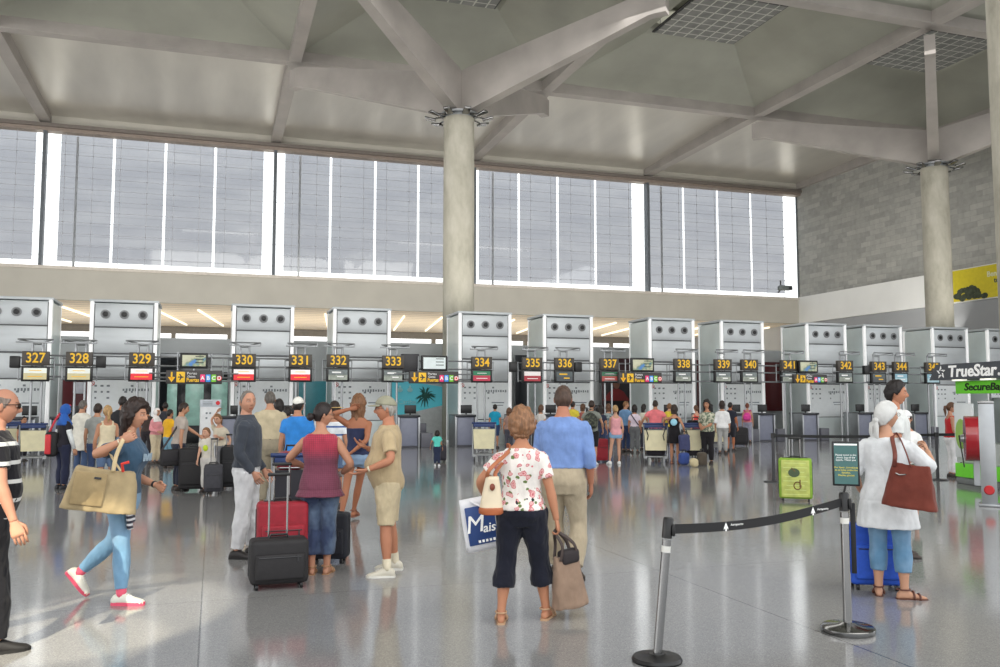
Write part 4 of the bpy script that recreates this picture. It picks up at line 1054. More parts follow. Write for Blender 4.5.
        if kind == 'hijab':
            def f(a, b):
                q = Vector((.076 * math.sin(a) * math.cos(b), .097 * math.cos(a) * math.cos(b), .118 * math.sin(b)))
                face_ = abs(q.x) < .058 and q.y > 0 and q.z < .066; k = 0 if face_ else 1
                return q + q.normalized() * (.02 * k - .03 * (1 - k))
            hm = MB(); hm.loft(head_grid(nu, nv, f)); hm.v = [tuple(HM @ Vector(p)) for p in hm.v]
            rg = []
            for t_, w, d_ in ((0, .082, .075), (.35, .078, .072), (.7, .13, .11), (1, .20, .14), (1.15, .195, .135)):
                c = (HM @ Vector((0, -.03, -.03))).lerp(B((0, 0, 1.36)) * s, t_)
                rg.append([c + Vector((w * s * math.cos(2 * PI * k / 20), d_ * s * math.sin(2 * PI * k / 20), 0)) for k in range(20)])
            hm.loft(rg); hm.build('headscarf', mh, root, True)
        if kind == 'sunglasses': pass
    # ---- clothes
    seed = (u * 7 + v) % 50
    def finish(mb, name, mat, amp, lab=None, vx=None):
        co, no, fs = remesh(mb, vx or (vox * 1.05 if near else vox * 1.2), 3)
        co = fold(co, no, amp, seed=seed)
        m2 = MB(); m2.add([Vector(p) for p in co], fs)
        return m2.build(name, mat, root, True, lab)
    if bottom:
        kind, bc = bottom[0], bottom[1]; ln = bottom[2] if len(bottom) > 2 else 1.95; loose = bottom[3] if len(bottom) > 3 else 1.12; pat = bottom[4] if len(bottom) > 4 else None
        mb = MB(); torso(mb, .785, 1.035, .014, n=18)
        if kind in ('trousers', 'shorts', 'jeans'):
            for sd in (1, -1): limb(mb, legs[sd], LEG, 0, ln, .010, 14, loose, [(0, 1), (1, 1), (2, 1 + (loose - 1) * 1.5)])
        elif kind == 'skirt':
            rg = []
            for i in range(12):
                z = .98 - (.98 - ln) * i / 11; rg.append(torso_ring(max(z, .88), .014 + .04 * i / 11, 20))
                if z < .88: rg[-1] = [Vector((p.x, p.y, z * s)) for p in rg[-1]]
            mb.loft(rg)
        finish(mb, {'jeans': 'jeans', 'shorts': 'shorts', 'skirt': 'skirt'}.get(kind, 'trousers'), pat if hasattr(pat, 'node_tree') else cloth(bc, pat), (.005 if loose < 1.18 else .009) if near else .004)
    if top:
        kind, tc = top[0], top[1]; sl = top[2]; hem = top[3] if len(top) > 3 else .9; pat = top[4] if len(top) > 4 else None; c2 = top[5] if len(top) > 5 else None
        g = {'shirt': .020, 'tee': .015, 'jumper': .024, 'tank': .017, 'blouse': .024, 'dress': .014}.get(kind, .016)
        zt = (1.475 if not fem else 1.435) if kind not in ('tank', 'tube', 'dress') else 1.36
        if kind == 'jumper': zt = 1.50
        if kind == 'tube': zt = 1.30
        mb = MB(); lowz = max(hem, .82)
        torso(mb, lowz, zt, g, flare=.06 if hem < 1 else None, n=22)
        if hem < .82:
            rg = []
            for i in range(8):
                z = .86 - (.86 - hem) * i / 7; r = torso_ring(.88, g + .012 + .03 * i / 7, 22); rg.append([Vector((p.x, p.y, z * s)) for p in r])
            mb.loft(rg)
        if sl > 0:
            for sd in (1, -1):
                limb(mb, arms[sd], ARM, 0, sl, g * .55, 12, 1.10 if kind in ('shirt', 'blouse', 'jumper') else 1.05, [(0, 1), (sl, 1.16 if sl < 1.2 else 1.05)])
                mb.blob(S_[sd] * s, ((.047 * hw ** .5 + g * .5) * s,) * 3, 10, 6)
        elif kind == 'tank':
            for sd in (1, -1):
                mb.tube([B((sd * .085, .085, 1.33)) * s, B((sd * .095, .03, 1.43)) * s, B((sd * .09, -.04, 1.43)) * s, B((sd * .08, -.09, 1.33)) * s], [.026 * s] * 4, 8)
        elif kind == 'dress':
            for sd in (1, -1):
                mb.tube([B((sd * .085, .085, 1.33)) * s, B((sd * .09, .03, 1.425)) * s, B((sd * .085, -.04, 1.425)) * s, B((sd * .08, -.09, 1.33)) * s], [.02 * s] * 4, 8)
        nm = {'tee': 't_shirt', 'shirt': 'shirt', 'jumper': 'jumper', 'tank': 'vest_top', 'blouse': 'blouse', 'dress': 'dress', 'tube': 'strapless_top'}[kind]
        finish(mb, nm, cloth(tc, pat, c2), .006 if near else .004)
        if kind in ('shirt', 'jumper') and near:
            cm = MB(); c = B((0, -.012, 1.47)) * s
            rg = []
            for z_, rx_, ry_ in ((-.05, .082, .076), (-.02, .074, .070), (.015, .063, .061), (.014, .057, .055), (-.02, .056, .055)):
                rg.append([c + Vector((rx_ * s * math.cos(2 * PI * k / 24), ry_ * s * math.sin(2 * PI * k / 24), z_ * s)) for k in range(24)])
            cm.loft(rg); cm.build('collar', cloth(tc, pat, c2), root, True)
    # ---- shoes
    for sd in (1, -1):
        an, fw, up = feet[sd]
        if fsp in ('shoe', 'trainer'):
            rg, B0, f_, u_, sd_ = foot_rings(an, fw, up, s, .007); m2 = MB(); m2.loft(rg)
            sh_ = m2.build('shoe', plain('shoe_upper', shoes[1], .6), root, True)
            m2 = MB(); rg2 = []
            for z_ in (-.012, .018):
                rg2.append([B0 + f_ * (y * s) + sd_ * (x * s) + u_ * (z_ * s) for x, y in [(w * e, y) for y, w, e in ((-.084, .018, 1), (-.07, .038, 1), (-.02, .042, 1), (.06, .048, 1), (.11, .054, 1), (.16, .050, 1), (.19, .034, 1), (.206, .012, 1), (.206, .012, -1), (.19, .034, -1), (.16, .050, -1), (.11, .054, -1), (.06, .048, -1), (-.02, .042, -1), (-.07, .038, -1), (-.084, .018, -1))]])
            m2.loft(rg2); m2.build('sole', plain('shoe_sole', shoes[2] if len(shoes) > 2 else tuple(x * .5 for x in shoes[1]), .7), sh_, 'auto')
            if len(shoes) > 3:
                m2 = MB(); m2.tube([an + u_ * (-.02 * s), an, an.lerp(legs[sd][1], .22)], [.044 * s, .043 * s, .045 * s], 14); m2.build('sock', cloth(shoes[3]), root, True)
            if near and fsp == 'trainer':
                m2 = MB()
                for i in range(4): m2.tube([B0 + f_ * ((.045 + i * .02) * s) + sd_ * (x * s) + u_ * (h_ * s) for x, h_ in ((-.024, .08 - i * .009), (0, .091 - i * .010), (.024, .08 - i * .009))], .004 * s, 6)
                m2.build('laces', plain('laces', shoes[4] if len(shoes) > 4 else (235, 235, 230), .7), sh_, True)
        else:   # sandal: sole (wedge) and straps
            hh = .045 if fsp == 'wedge' else .012
            rg, B0, f_, u_, sd_ = foot_rings(an, fw, up, s, 0); m2 = MB(); rg2 = []
            for top_ in (0, 1):
                ring = []
                for y, w, e in ((-.075, .024, 1), (-.05, .036, 1), (.02, .036, 1), (.09, .046, 1), (.15, .046, 1), (.19, .028, 1), (.19, .028, -1), (.15, .046, -1), (.09, .046, -1), (.02, .036, -1), (-.05, .036, -1), (-.075, .024, -1)):
                    ring.append(B0 + f_ * (y * s) + sd_ * (w * e * s) + u_ * ((.008 if top_ else -.012) * s))
                rg2.append(ring)
            m2.loft(rg2); so = m2.build('sandal', plain('sandal_leather', shoes[1], .6), root, 'auto')
            m2 = MB()
            for y, w, h_ in ((.12, .050, .048), (.07, .046, .070)):
                m2.tube([B0 + f_ * (y * s) + sd_ * (w * math.cos(PI * k / 10) * s) + u_ * (h_ * math.sin(PI * k / 10) * s) for k in range(11)], .010 * s, 6, ell=(1, 1))
            m2.tube([B0 + f_ * ((-.01 + .052 * math.cos(2 * PI * k / 16) * 1.15) * s) + sd_ * (.044 * math.sin(2 * PI * k / 16) * s) + u_ * (.085 * s) for k in range(17)], .007 * s, 6)
            m2.build('strap', plain('sandal_leather', shoes[1], .6), so, True)
    info = dict(root=root, arms=arms, legs=legs, HM=HM, s=s, H=H, D=D, W2L=W2L, L2W=W2L.inverted(), B=B, base=base, rz=rz)
    if extra: extra(info)
    PEOPLE.append(info)
    return info
# ------------------------------------------------------------------ the people in the hall
FAIR, TAN, MID, DARKSK = (206, 160, 136), (184, 134, 106), (194, 146, 118), (150, 104, 80)
BLK, DBR, BRN, LBR, GRY, BLO = (34, 28, 26), (48, 36, 30), (92, 64, 46), (126, 90, 60), (104, 98, 92), (176, 142, 98)

def sunglasses(i):
    HM = i['HM']; m = MB()
    for sd in (-1, 1):
        m.blob((sd * .033, .098, .010), (.028, .010, .020), 14, 8); m.tube([(sd * .060, .088, .016), (sd * .078, .05, .016), (sd * .080, -.015, .010)], .003, 6)
    m.tube([(-.01, .106, .016), (.01, .106, .016)], .003, 6); m.v = [tuple(HM @ Vector(p)) for p in m.v]
    m.build('sunglasses', plain('dark_lens', (16, 14, 16), .12), i['root'], True)
def glasses(i):
    HM = i['HM']; m = MB()
    for sd in (-1, 1):
        m.tube([(sd * .033 + .021 * math.cos(a), .102, .008 + .015 * math.sin(a)) for a in np.linspace(0, 2 * PI, 15)], .0018, 6); m.tube([(sd * .054, .098, .012), (sd * .078, .05, .012), (sd * .080, -.015, .008)], .0018, 6)
    m.v = [tuple(HM @ Vector(p)) for p in m.v]; m.build('spectacles', M_DARK, i['root'], True)
def band(sd, col, name='wristwatch', w=.018):
    def f(i):
        a, e, wr = i['arms'][sd]; d = (wr - e).normalized(); p = wr - d * .02; m = MB()
        m.tube([p - d * w / 2, p + d * w / 2], [.031 * i['s']] * 2, 14); m.build(name, plain(name, col, .4), i['root'], True)
    return f
def both(*fs):
    def f(i):
        for g in fs: g(i)
    return f
def chest_print(col, txt=None):
    def f(i):
        s = i['s']; m = MB(); B = i['B']
        M = Matrix(((-1, 0, 0, 0), (0, 0, 1, 0), (0, 1, 0, 0), (0, 0, 0, 1)))
        vs, fs = text_mesh(txt, .085, Matrix.Identity(4), extrude=.004, bold=.004)
        out = []
        for p in vs:
            x = -p.x; z = 1.27 + p.y; y = .192 - 1.7 * x * x + p.z
            out.append(B((x, y, z)) * s)
        m.add(out, fs); m.build('chest_lettering', plain('chest_print', col, .7), i['root'])
    return f
def tied_jacket(i):
    s = i['s']; m = MB(); rg = []
    for k in range(9):
        z = 1.0 - k * .03; rg.append([(.188 * s * math.cos(2 * PI * j / 22) * (1 + .02 * k), (-.015 + (.142 + .006 * k) * math.sin(2 * PI * j / 22)) * s, z * s) for j in range(22)])
    m.loft(rg[:3]); 
    for x, l in ((.15, .34), (.10, .28)): m.tube([(x * s, .09 * s, .98 * s), ((x + .05) * s, .12 * s, .86 * s), ((x + .03) * s, .14 * s, (.98 - l) * s)], [.035 * s, .045 * s, .04 * s], 10, ell=(1, .5))
    m.tube([(-.14 * s, -.10 * s, .96 * s), (-.12 * s, -.15 * s, .82 * s), (-.10 * s, -.15 * s, .72 * s)], [.07 * s, .09 * s, .06 * s], 10, ell=(1.3, .4))
    co, no, fs = remesh(m, .011, 3); co = fold(co, no, .006); q = MB(); q.add([Vector(p) for p in co], fs)
    q.build('tied_jacket', cloth((46, 48, 62), 'finestriped', (210, 210, 214)), i['root'], True)
def belt(col):
    def f(i):
        s = i['s']; m = MB(); rg = []
        for z, g in ((1.0, .0), (1.0, .004), (1.035, .004), (1.035, 0)): rg.append([i['B']((.183 * math.cos(2 * PI * k / 24) , -.004 + .132 * math.sin(2 * PI * k / 24), z)) * s * 1.0 for k in range(24)])
        m.loft(rg, cap=False); m.build('belt', plain('belt_leather', col, .5), i['root'], True)
    return f

# -------- nearest figures
P_STRIPE = person(-17, 652, vh=387, face=84, skin=(192, 140, 116), hair=('balding', (120, 106, 98)), top=('tee', (24, 24, 30), .62, .88, 'striped', (206, 206, 204)), bottom=('trousers', (22, 22, 28), 1.95, 1.2), shoes=('shoe', (26, 24, 24)),
    build=1.12, belly=.05, armR=('px', 14, 522, -.16), armL=('px', -40, 520, .3), legR=dict(at=('gx', -4, 654), out=0), legL=dict(at=('px', -78, 628, .12), pitch=22), lean=3, head=(4, -3, 0), extra=sunglasses,
    label='balding man in sunglasses and black polo with white stripes at the left edge')
P_TOTE = person(120, 600, vh=400, face=112, sex='f', skin=(198, 148, 122), hair=('curlylong', (44, 32, 28)), top=('tee', (62, 88, 112), .58, .93), bottom=('jeans', (118, 158, 190), 1.9, 1.05, 'denim'), shoes=('trainer', (222, 220, 208), (226, 84, 112), (226, 96, 120)),
    build=1.12, lean=5, armR=('px', 122, 441, -.27), armL=('px', 156, 485, .12), poleR=(.35, -1, -.5), legR=dict(at=('gx', 121, 605), out=2), legL=dict(at=('px', 80, 572, .12), out=0, pitch=48), head=(2, -4, 0), curl=(1.0, .6), palmR=(-1, -.2, 0),
    extra=both(band(-1, (24, 24, 28)), band(1, (206, 196, 170), 'bracelet', .01), tied_jacket, chest_print((150, 170, 186), 'RALF')),
    label='woman walking right in blue t-shirt and light jeans with a beige tote')
P_JUMPER = person(246, 557, vh=390, face=98, skin=(196, 146, 122), hair=('receding', (112, 106, 100)), top=('jumper', (62, 67, 76), 1.95, .95), bottom=('trousers', (206, 206, 208), 1.95, 1.22), shoes=('shoe', (36, 32, 32)),
    build=1.06, lean=-2, head=(56, 0, 0), armR=(.165, .07, .90), armL=(-.20, .14, .90), poleR=(.5, -1, 0), legL=dict(at=(-.10, .05, .082)), legR=dict(at=(.10, -.08, .082), out=12), curl=(.3, .3),
    label='grey-haired man in charcoal zip jumper and white trousers looking at the camera')
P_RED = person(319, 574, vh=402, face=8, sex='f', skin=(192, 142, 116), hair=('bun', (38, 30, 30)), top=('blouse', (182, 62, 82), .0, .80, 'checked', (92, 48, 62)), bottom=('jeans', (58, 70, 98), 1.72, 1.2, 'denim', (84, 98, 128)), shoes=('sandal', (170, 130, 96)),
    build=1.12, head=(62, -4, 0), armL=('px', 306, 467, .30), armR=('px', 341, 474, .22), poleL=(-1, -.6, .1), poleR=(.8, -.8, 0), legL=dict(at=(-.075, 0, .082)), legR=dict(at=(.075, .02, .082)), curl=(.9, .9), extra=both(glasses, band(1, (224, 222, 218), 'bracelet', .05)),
    label='dark-haired woman in sleeveless red checked top and jeans, seen from behind')
P_CAP = person(386, 574, vh=396, face=-88, skin=(190, 132, 104), hair=('short', (150, 146, 140)), hat=('cap', (150, 148, 128)), top=('shirt', (182, 162, 128), .72, .84), bottom=('shorts', (198, 182, 150), 1.0, 1.3), shoes=('trainer', (206, 200, 184), (224, 222, 214), (214, 204, 180), (220, 216, 206)),
    build=1.12, belly=.075, armL=('px', 367, 470, -.22), armR=('px', 367, 448, .25), poleL=(-.5, -1, -.3), poleR=(.6, -.8, -.8), legL=dict(at=('gx', 387, 577), out=2), legR=dict(at=('gx', 395, 570), out=6), head=(0, -2, 0), palmL=(.2, 0, 1), palmR=(-.3, .9, .2), curl=(.25, .3),
    extra=both(band(-1, (196, 186, 160), 'wristwatch'), glasses), label='older man in khaki cap, tan shirt and shorts gesturing with both hands')
P_FLORAL = person(522, 620, vh=409, face=4, sex='f', skin=(190, 134, 104), hair=('curly', (138, 100, 72)), top=('tee', (232, 226, 220), .62, .92, 'floral'), bottom=('trousers', (26, 28, 40), 1.52, 1.26), shoes=('wedge', (186, 150, 118)),
    build=1.14, armR=('px', 557, 522, .0), armL=('px', 487, 500, .26), poleR=(1, -.3, 0), poleL=(-1, -.6, -.2), legL=dict(at=('gx', 501, 623), out=4), legR=dict(at=('gx', 546, 619), out=14), curl=(1.1, 1.1), head=(2, 0, 0),
    label='curly-haired woman in floral top and black cropped trousers, seen from behind')
P_BLUE = person(564, 582, vh=385, face=8, skin=(186, 128, 104), hair=('short', (76, 58, 48)), top=('shirt', (120, 148, 202), 1.32, 1.02), bottom=('trousers', (178, 164, 140), 1.95, 1.16), shoes=('shoe', (70, 56, 46)),
    build=1.16, armR=('px', 591, 484, .06), armL=(-.28, .14, .86), legR=dict(at=('px', 576, 568, -.14), pitch=16), legL=dict(at=(-.10, .22, .082)), head=(-4, 0, 0), twist=2, label='tall man in light blue shirt and khaki trousers walking away')
P_SCARF = person(891, 597, vh=401, face=14, sex='f', skin=(196, 150, 124), hair=('none', DBR), hat=('scarf', (208, 208, 206)), top=('blouse', (212, 214, 216), .98, .63), bottom=('jeans', (96, 136, 168), 1.64, 1.1, 'denim', (120, 158, 186)), shoes=('sandal', (92, 52, 40)),
    build=1.18, armR=('px', 927, 451, .12), armL=(-.27, .14, .92), poleR=(.8, -.4, -1), poleL=(-.4, -1, 0), legL=dict(at=('gx', 879, 595), out=16), legR=dict(at=('gx', 905, 599), out=60), head=(38, 0, 0), curl=(.8, .7), extra=glasses,
    label='woman in white tunic and headscarf with a brown shoulder bag, seen from behind')
P_SMILE = person(900, 556, vh=381, face=82, skin=(188, 132, 104), hair=('curlyshort', (28, 22, 22)), top=('tee', (214, 216, 214), .55, .9), bottom=('trousers', (70, 74, 86), 1.95, 1.12), head=(6, -2, 0), label='dark-haired smiling man looking right behind the headscarfed woman')
P_WCAP = person(910, 523, vh=410, face=196, sex='f', skin=(196, 148, 124), hair=('pony', DBR), hat=('cap', (230, 230, 230)), top=('tee', (228, 228, 226), .5, .92), bottom=('trousers', (92, 110, 92), 1.6, 1.15), armR=(.12, .24, 1.0), armL=(-.16, .26, 1.02), head=(6, -10, 0), label='woman in white cap and white t-shirt behind the brown shoulder bag')
P_VEST = person(953, 477, vh=402, face=70, sex='f', skin=(196, 146, 122), hair=('pony', BRN), top=('tank', (196, 46, 50), 0, .92), bottom=('trousers', (232, 232, 234), 1.95, 1.12), armR=(.2, .16, .92), head=(0, -4, 0), label='woman in red top and white trousers beside the green wrapping kiosk')

# -------- the group by the luggage trolley
person(268, 506, vh=391, face=-6, hair=('short', (96, 90, 84)), skin=MID, top=('shirt', (196, 182, 152), .8, 1.02), bottom=('trousers', (150, 140, 120), 1.95, 1.2), build=1.14, extra=belt((50, 40, 36)), label='grey-haired man in tan shirt standing with his back turned behind the white-trousered man')
person(296, 514, vh=397, face=4, hair=('short', BLK), hat=('capback', (232, 230, 222)), skin=TAN, top=('tee', (52, 130, 206), .6, .9), bottom=('shorts', (120, 112, 100), 1.0, 1.25), head=(14, 0, 0), build=1.08, label='man in bright blue t-shirt and white cap, seen from behind')
person(333, 508, vh=402, face=10, sex='f', hair=('bob', DBR), hat=('straw', (206, 172, 112)), skin=TAN, top=('tee', (222, 226, 230), .5, .9, 'striped', (60, 90, 150)), bottom=('shorts', (90, 110, 140), .6, 1.2), label='person in straw hat and blue and white striped top')
person(357, 521, vh=395, face=8, sex='f', hair=('curlylong', (120, 84, 58)), skin=(166, 110, 82), top=('tube', (44, 50, 78), 0, .92), bottom=('shorts', (130, 152, 178), .36, 1.2, 'denim'), shoes=('sandal', (130, 84, 66)), armL=('px', 350, 409, -.02), poleL=(-1, .1, -.6), armR=('px', 352, 452, -.16), poleR=(1, -.4, 0), legL=dict(at=('gx', 341, 523)), legR=dict(at=('gx', 353, 519)),
    label='tanned woman in navy strapless top and denim shorts with a hand in her curly hair')
person(277, 497, vh=399, face=10, sex='f', hair=('long', BLK), skin=TAN, top=('tee', (90, 80, 84), .5, .9), bottom=('trousers', (60, 60, 70)), label='dark-haired person between the tan-shirted man and the man in bright blue')
person(286, 490, vh=406, face=0, sex='f', hair=('bun', BLK), skin=TAN, top=('tee', (216, 218, 220), .5, .9), bottom=('trousers', (70, 70, 80)), label='dark-haired woman in white top farther back beside the man in bright blue')

# -------- queue at the left
person(62, 489, vh=404, face=62, sex='f', hair=('none', BLK), hat=('hijab', (48, 96, 176)), skin=MID, top=('tee', (40, 38, 46), .45, .86), bottom=('trousers', (40, 44, 66), 1.95, 1.25), armR=(.25, .10, .80), shoes=('shoe', (30, 30, 36)), label='woman in bright blue headscarf and dark clothes with white sleeves',
    extra=lambda i: [(lambda m: (m.tube([i['arms'][sd][0].lerp(i['arms'][sd][1], .45), i['arms'][sd][1], i['arms'][sd][2]], [.058 * i['s'], .05 * i['s'], .036 * i['s']], 12), m.build('long_sleeve', cloth((226, 230, 230)), i['root'], True)))(MB()) for sd in (1, -1)])
person(80, 478, vh=400, face=40, hair=('short', GRY), skin=MID, top=('shirt', (222, 218, 206), 1.9, .62), bottom=('trousers', (70, 88, 120), 1.95, 1.1), label='grey-haired man in long white shirt behind the blue headscarf')
person(105, 494, vh=405, face=-8, sex='f', hair=('pony', BLO), skin=TAN, top=('tank', (216, 202, 172), 0, .9), bottom=('shorts', (90, 110, 140), .9, 1.2), label='blonde woman in cream vest top behind the beige tote')
person(95, 487, vh=403, face=20, hair=('short', DBR), skin=MID, top=('tee', (150, 152, 148), .55, .9), bottom=('jeans', (60, 76, 110), 1.9), label='man in grey t-shirt left of the blonde woman')
person(120, 480, vh=396, face=10, hair=('short', BLK), skin=TAN, top=('tee', (44, 44, 48), .55, .9), bottom=('trousers', (50, 50, 58)), label='tall dark-haired man standing behind the woman with the tote')
person(155, 464, vh=408, face=130, sex='f', hair=('none', BLK), hat=('hijab', (232, 226, 222)), skin=MID, top=('blouse', (224, 150, 154), 1.9, .9), bottom=('trousers', (206, 190, 160), 1.9, 1.25), armR=(.2, .24, 1.02), armL=(-.12, .28, 1.0), label='woman in white headscarf and pink top left of the yellow shirt')
person(168, 468, vh=409, face=50, hair=('short', BLK), skin=TAN, top=('tee', (232, 176, 40), .55, .9), bottom=('jeans', (120, 160, 180), 1.9), label='person in bright yellow t-shirt behind the man with the shoulder bag')
person(146, 459, vh=406, face=20, sex='f', hair=('bob', DBR), skin=TAN, top=('shirt', (70, 58, 54), .8, .9), bottom=('trousers', (50, 46, 50)), label='dark-clothed person left of the white headscarf')
person(164, 457, vh=402, face=0, hair=('short', BLK), skin=DARKSK, top=('tee', (58, 58, 66), .5, .9), bottom=('trousers', (40, 40, 50)), label='dark-haired person far back behind the yellow shirt')
P_GREY = person(178, 490, vh=402, face=74, hair=('short', DBR), skin=MID, top=('tee', (178, 166, 156), .6, .92), bottom=('jeans', (44, 48, 62), 1.95, 1.2), armR=('px', 181, 448, -.1), armL=('px', 200, 436, .2), head=(4, -8, 0), lean=4, label='dark-haired man in grey t-shirt reaching over the black luggage')
person(207, 492, vh=427, face=205, hair=('short', LBR), skin=FAIR, top=('tee', (204, 198, 186), .55, .9), bottom=('trousers', (206, 202, 196), 1.9, 1.3), armL=('px', 218, 437, -.05), armR=(.2, .2, .86), head=(10, 0, 0), side=4, label='boy in pale t-shirt leaning beside the grey trolley case',
    extra=lambda i: (lambda m: (m.blob(i['B']((.0, .125, 1.2)) * i['s'], (.05, .025, .06), 10, 6), m.build('lime_print', plain('lime_print', (190, 214, 40), .7), i['root'], True)))(MB()))
person(221, 482, vh=413, face=-150, sex='f', hair=('pony', LBR), skin=FAIR, top=('tee', (200, 190, 170), .5, .9), bottom=('trousers', (120, 120, 124), 1.9), armR=('px', 217, 412, .1), poleR=(1, 0, -.4), lean=18, label='woman in pale top bending forward behind the boy')
person(22, 461, vh=416, face=150, hair=('short', BLK), skin=TAN, top=('tee', (40, 40, 46), .5, .9), bottom=('trousers', (40, 40, 48)), label='dark-haired person behind the luggage trolley at the far left')

# -------- middle
P_CHILD = person(437, 466, vh=430, face=4, hair=('short', BLK), skin=TAN, top=('tee', (92, 200, 186), .6, .9), bottom=('jeans', (44, 52, 76), 1.9, 1.2), shoes=('trainer', (222, 222, 226), (200, 200, 200)), armL=(-.34, .1, .92), armR=(.26, .16, .86), label='small child in turquoise t-shirt pulling a case')
person(495, 448, vh=404, face=4, hair=('short', BLK), skin=TAN, top=('tee', (34, 150, 184), .6, .9), bottom=('shorts', (50, 66, 100), 1.0, 1.25), label='man in turquoise-blue t-shirt at the desk of sign 334')
person(509, 453, vh=408, face=20, sex='f', hair=('bob', BRN), skin=TAN, top=('tee', (150, 120, 110), .5, .9), bottom=('trousers', (70, 70, 80)), label='brown-haired person right of the turquoise-blue t-shirt')
person(541, 452, vh=405, face=30, sex='f', hair=('bob', BRN), skin=MID, top=('tee', (214, 210, 206), .5, .9), bottom=('trousers', (80, 84, 96)), label='person in white top left of the tall man in light blue')
# -------- queue at 337 and 338
person(573, 452, vh=401, face=20, hair=('short', BLK), skin=TAN, top=('tee', (214, 196, 70), .55, .9), bottom=('trousers', (70, 70, 80)), label='man in yellow t-shirt right of the tall man in light blue')
person(583, 450, vh=404, face=10, sex='f', hair=('bob', BRN), skin=MID, top=('tee', (160, 90, 84), .5, .9), bottom=('trousers', (60, 60, 70)), label='brown-haired person left of the camouflage backpack')
P_PACK = person(592, 465, vh=400, face=6, hair=('short', DBR), skin=MID, top=('tee', (132, 136, 128), .6, .9), bottom=('shorts', (28, 28, 32), 1.0, 1.3), shoes=('trainer', (220, 220, 222), (180, 180, 180)), armR=(.30, .05, .95), armL=(-.30, .05, .95), label='man in black shorts wearing a camouflage backpack')
person(601, 455, vh=405, face=10, sex='f', hair=('long', BLK), skin=TAN, top=('tee', (48, 52, 70), .5, .9), bottom=('trousers', (50, 60, 90)), label='dark-haired woman right of the camouflage backpack')
person(609, 453, vh=404, face=-10, sex='f', hair=('bob', BRN), skin=MID, top=('tee', (104, 116, 122), .5, .9, 'mottled', (150, 160, 160)), bottom=('jeans', (70, 86, 120)), label='woman in mottled grey top left of the blonde girl')
person(616, 464, vh=405, face=-14, sex='f', hair=('bun', BLO), skin=FAIR, top=('tank', (226, 162, 168), 0, .86), bottom=('shorts', (136, 178, 214), .34, 1.2), shoes=('trainer', (230, 230, 230), (200, 200, 200)), legL=dict(at=(-.20, -.04, .082)), armL=(-.10, .30, 1.0), label='blonde girl in pink vest top and pale blue shorts')
person(626, 452, vh=401, face=30, hair=('short', LBR), skin=MID, top=('shirt', (112, 150, 190), .8, .9), bottom=('trousers', (56, 70, 104)), head=(50, 0, 0), label='man in blue shirt turning right behind the blonde girl')
person(635, 453, vh=405, face=6, sex='f', hair=('bob', BLK), skin=TAN, top=('tee', (218, 204, 216), .6, .95), bottom=('trousers', (104, 106, 108), 1.9, 1.25), label='woman in pale lilac t-shirt and grey trousers left of the pink polo',
    extra=lambda i: (lambda m: (m.tube([i['B']((-.13, -.06, 1.43)) * i['s'], i['B']((0, -.15, 1.25)) * i['s'], i['B']((.16, -.12, 1.02)) * i['s']], .016, 6), m.build('bag_strap', plain('bag_strap', (40, 36, 60), .7), i['root'], True)))(MB()))
person(644, 450, vh=404, face=40, sex='f', hair=('long', BLK), skin=TAN, top=('tee', (226, 222, 206), .5, .9), bottom=('trousers', (60, 60, 70)), label='dark-haired woman in white behind the pink polo')
P_PINK = person(656, 458, vh=400, face=2, hair=('short', DBR), skin=TAN, top=('tee', (226, 122, 128), .6, .9), bottom=('jeans', (60, 72, 100)), armL=(-.44, .12, 1.0), armR=(.44, .10, 1.0), build=1.14, label='broad man in salmon pink polo behind the loaded trolley')
person(670, 452, vh=403, face=10, hair=('short', LBR), skin=FAIR, top=('tee', (222, 200, 72), .5, .9), bottom=('trousers', (70, 70, 80)), label='person in yellow top behind the girl in the black dress')
P_DRESS = person(675, 464, vh=405, face=8, sex='f', hair=('bob', DBR), skin=TAN, top=('dress', (26, 24, 28), 0, .62), bottom=None, shoes=('sandal', (110, 60, 60)), armL=('px', 664, 423, .1), armR=(.28, .06, .95), label='girl in short black dress with a pale blue back print',
    extra=lambda i: (lambda m: (m.blob(i['B']((0, -.135, 1.25)) * i['s'], (.09, .02, .09), 10, 6), m.build('back_print', plain('pale_blue_print', (150, 206, 226), .7), i['root'], True)))(MB()))
person(697, 453, vh=405, face=-30, sex='f', hair=('bun', BRN), skin=FAIR, top=('tank', (206, 70, 66), 0, .9), bottom=('trousers', (70, 70, 80)), label='brown-haired person in red left of the curly-haired woman')
P_CURL = person(708, 464, vh=400, face=196, sex='f', hair=('curlylong', BLK), skin=TAN, top=('shirt', (188, 186, 166), .8, .88, 'mottled', (110, 122, 104)), bottom=('trousers', (34, 32, 36), 1.95, 1.2), armR=(.12, .26, 1.0), armL=(-.02, .30, 1.02), build=1.08, label='curly-haired woman in patterned shirt and black trousers facing the camera')
person(723, 454, vh=401, face=0, sex='f', hair=('bob', DBR), skin=MID, top=('blouse', (232, 232, 232), 1.2, .86), bottom=('trousers', (166, 166, 164), 1.95, 1.15), build=1.06, label='woman in white blouse and grey trousers, seen from behind')
person(731, 451, vh=402, face=14, hair=('short', BLK), skin=(190, 120, 84), top=('tee', (44, 46, 58), .6, .9), bottom=('shorts', (48, 48, 56), 1.0, 1.2), label='man in dark t-shirt and shorts right of the white blouse')
P_PPACK = person(748, 443, vh=403, face=4, sex='f', hair=('bun', (110, 60, 44)), skin=FAIR, top=('tank', (226, 130, 140), 0, .9), bottom=('trousers', (150, 150, 168), 1.9), label='red-haired girl wearing a pink backpack at the desk of sign 340')
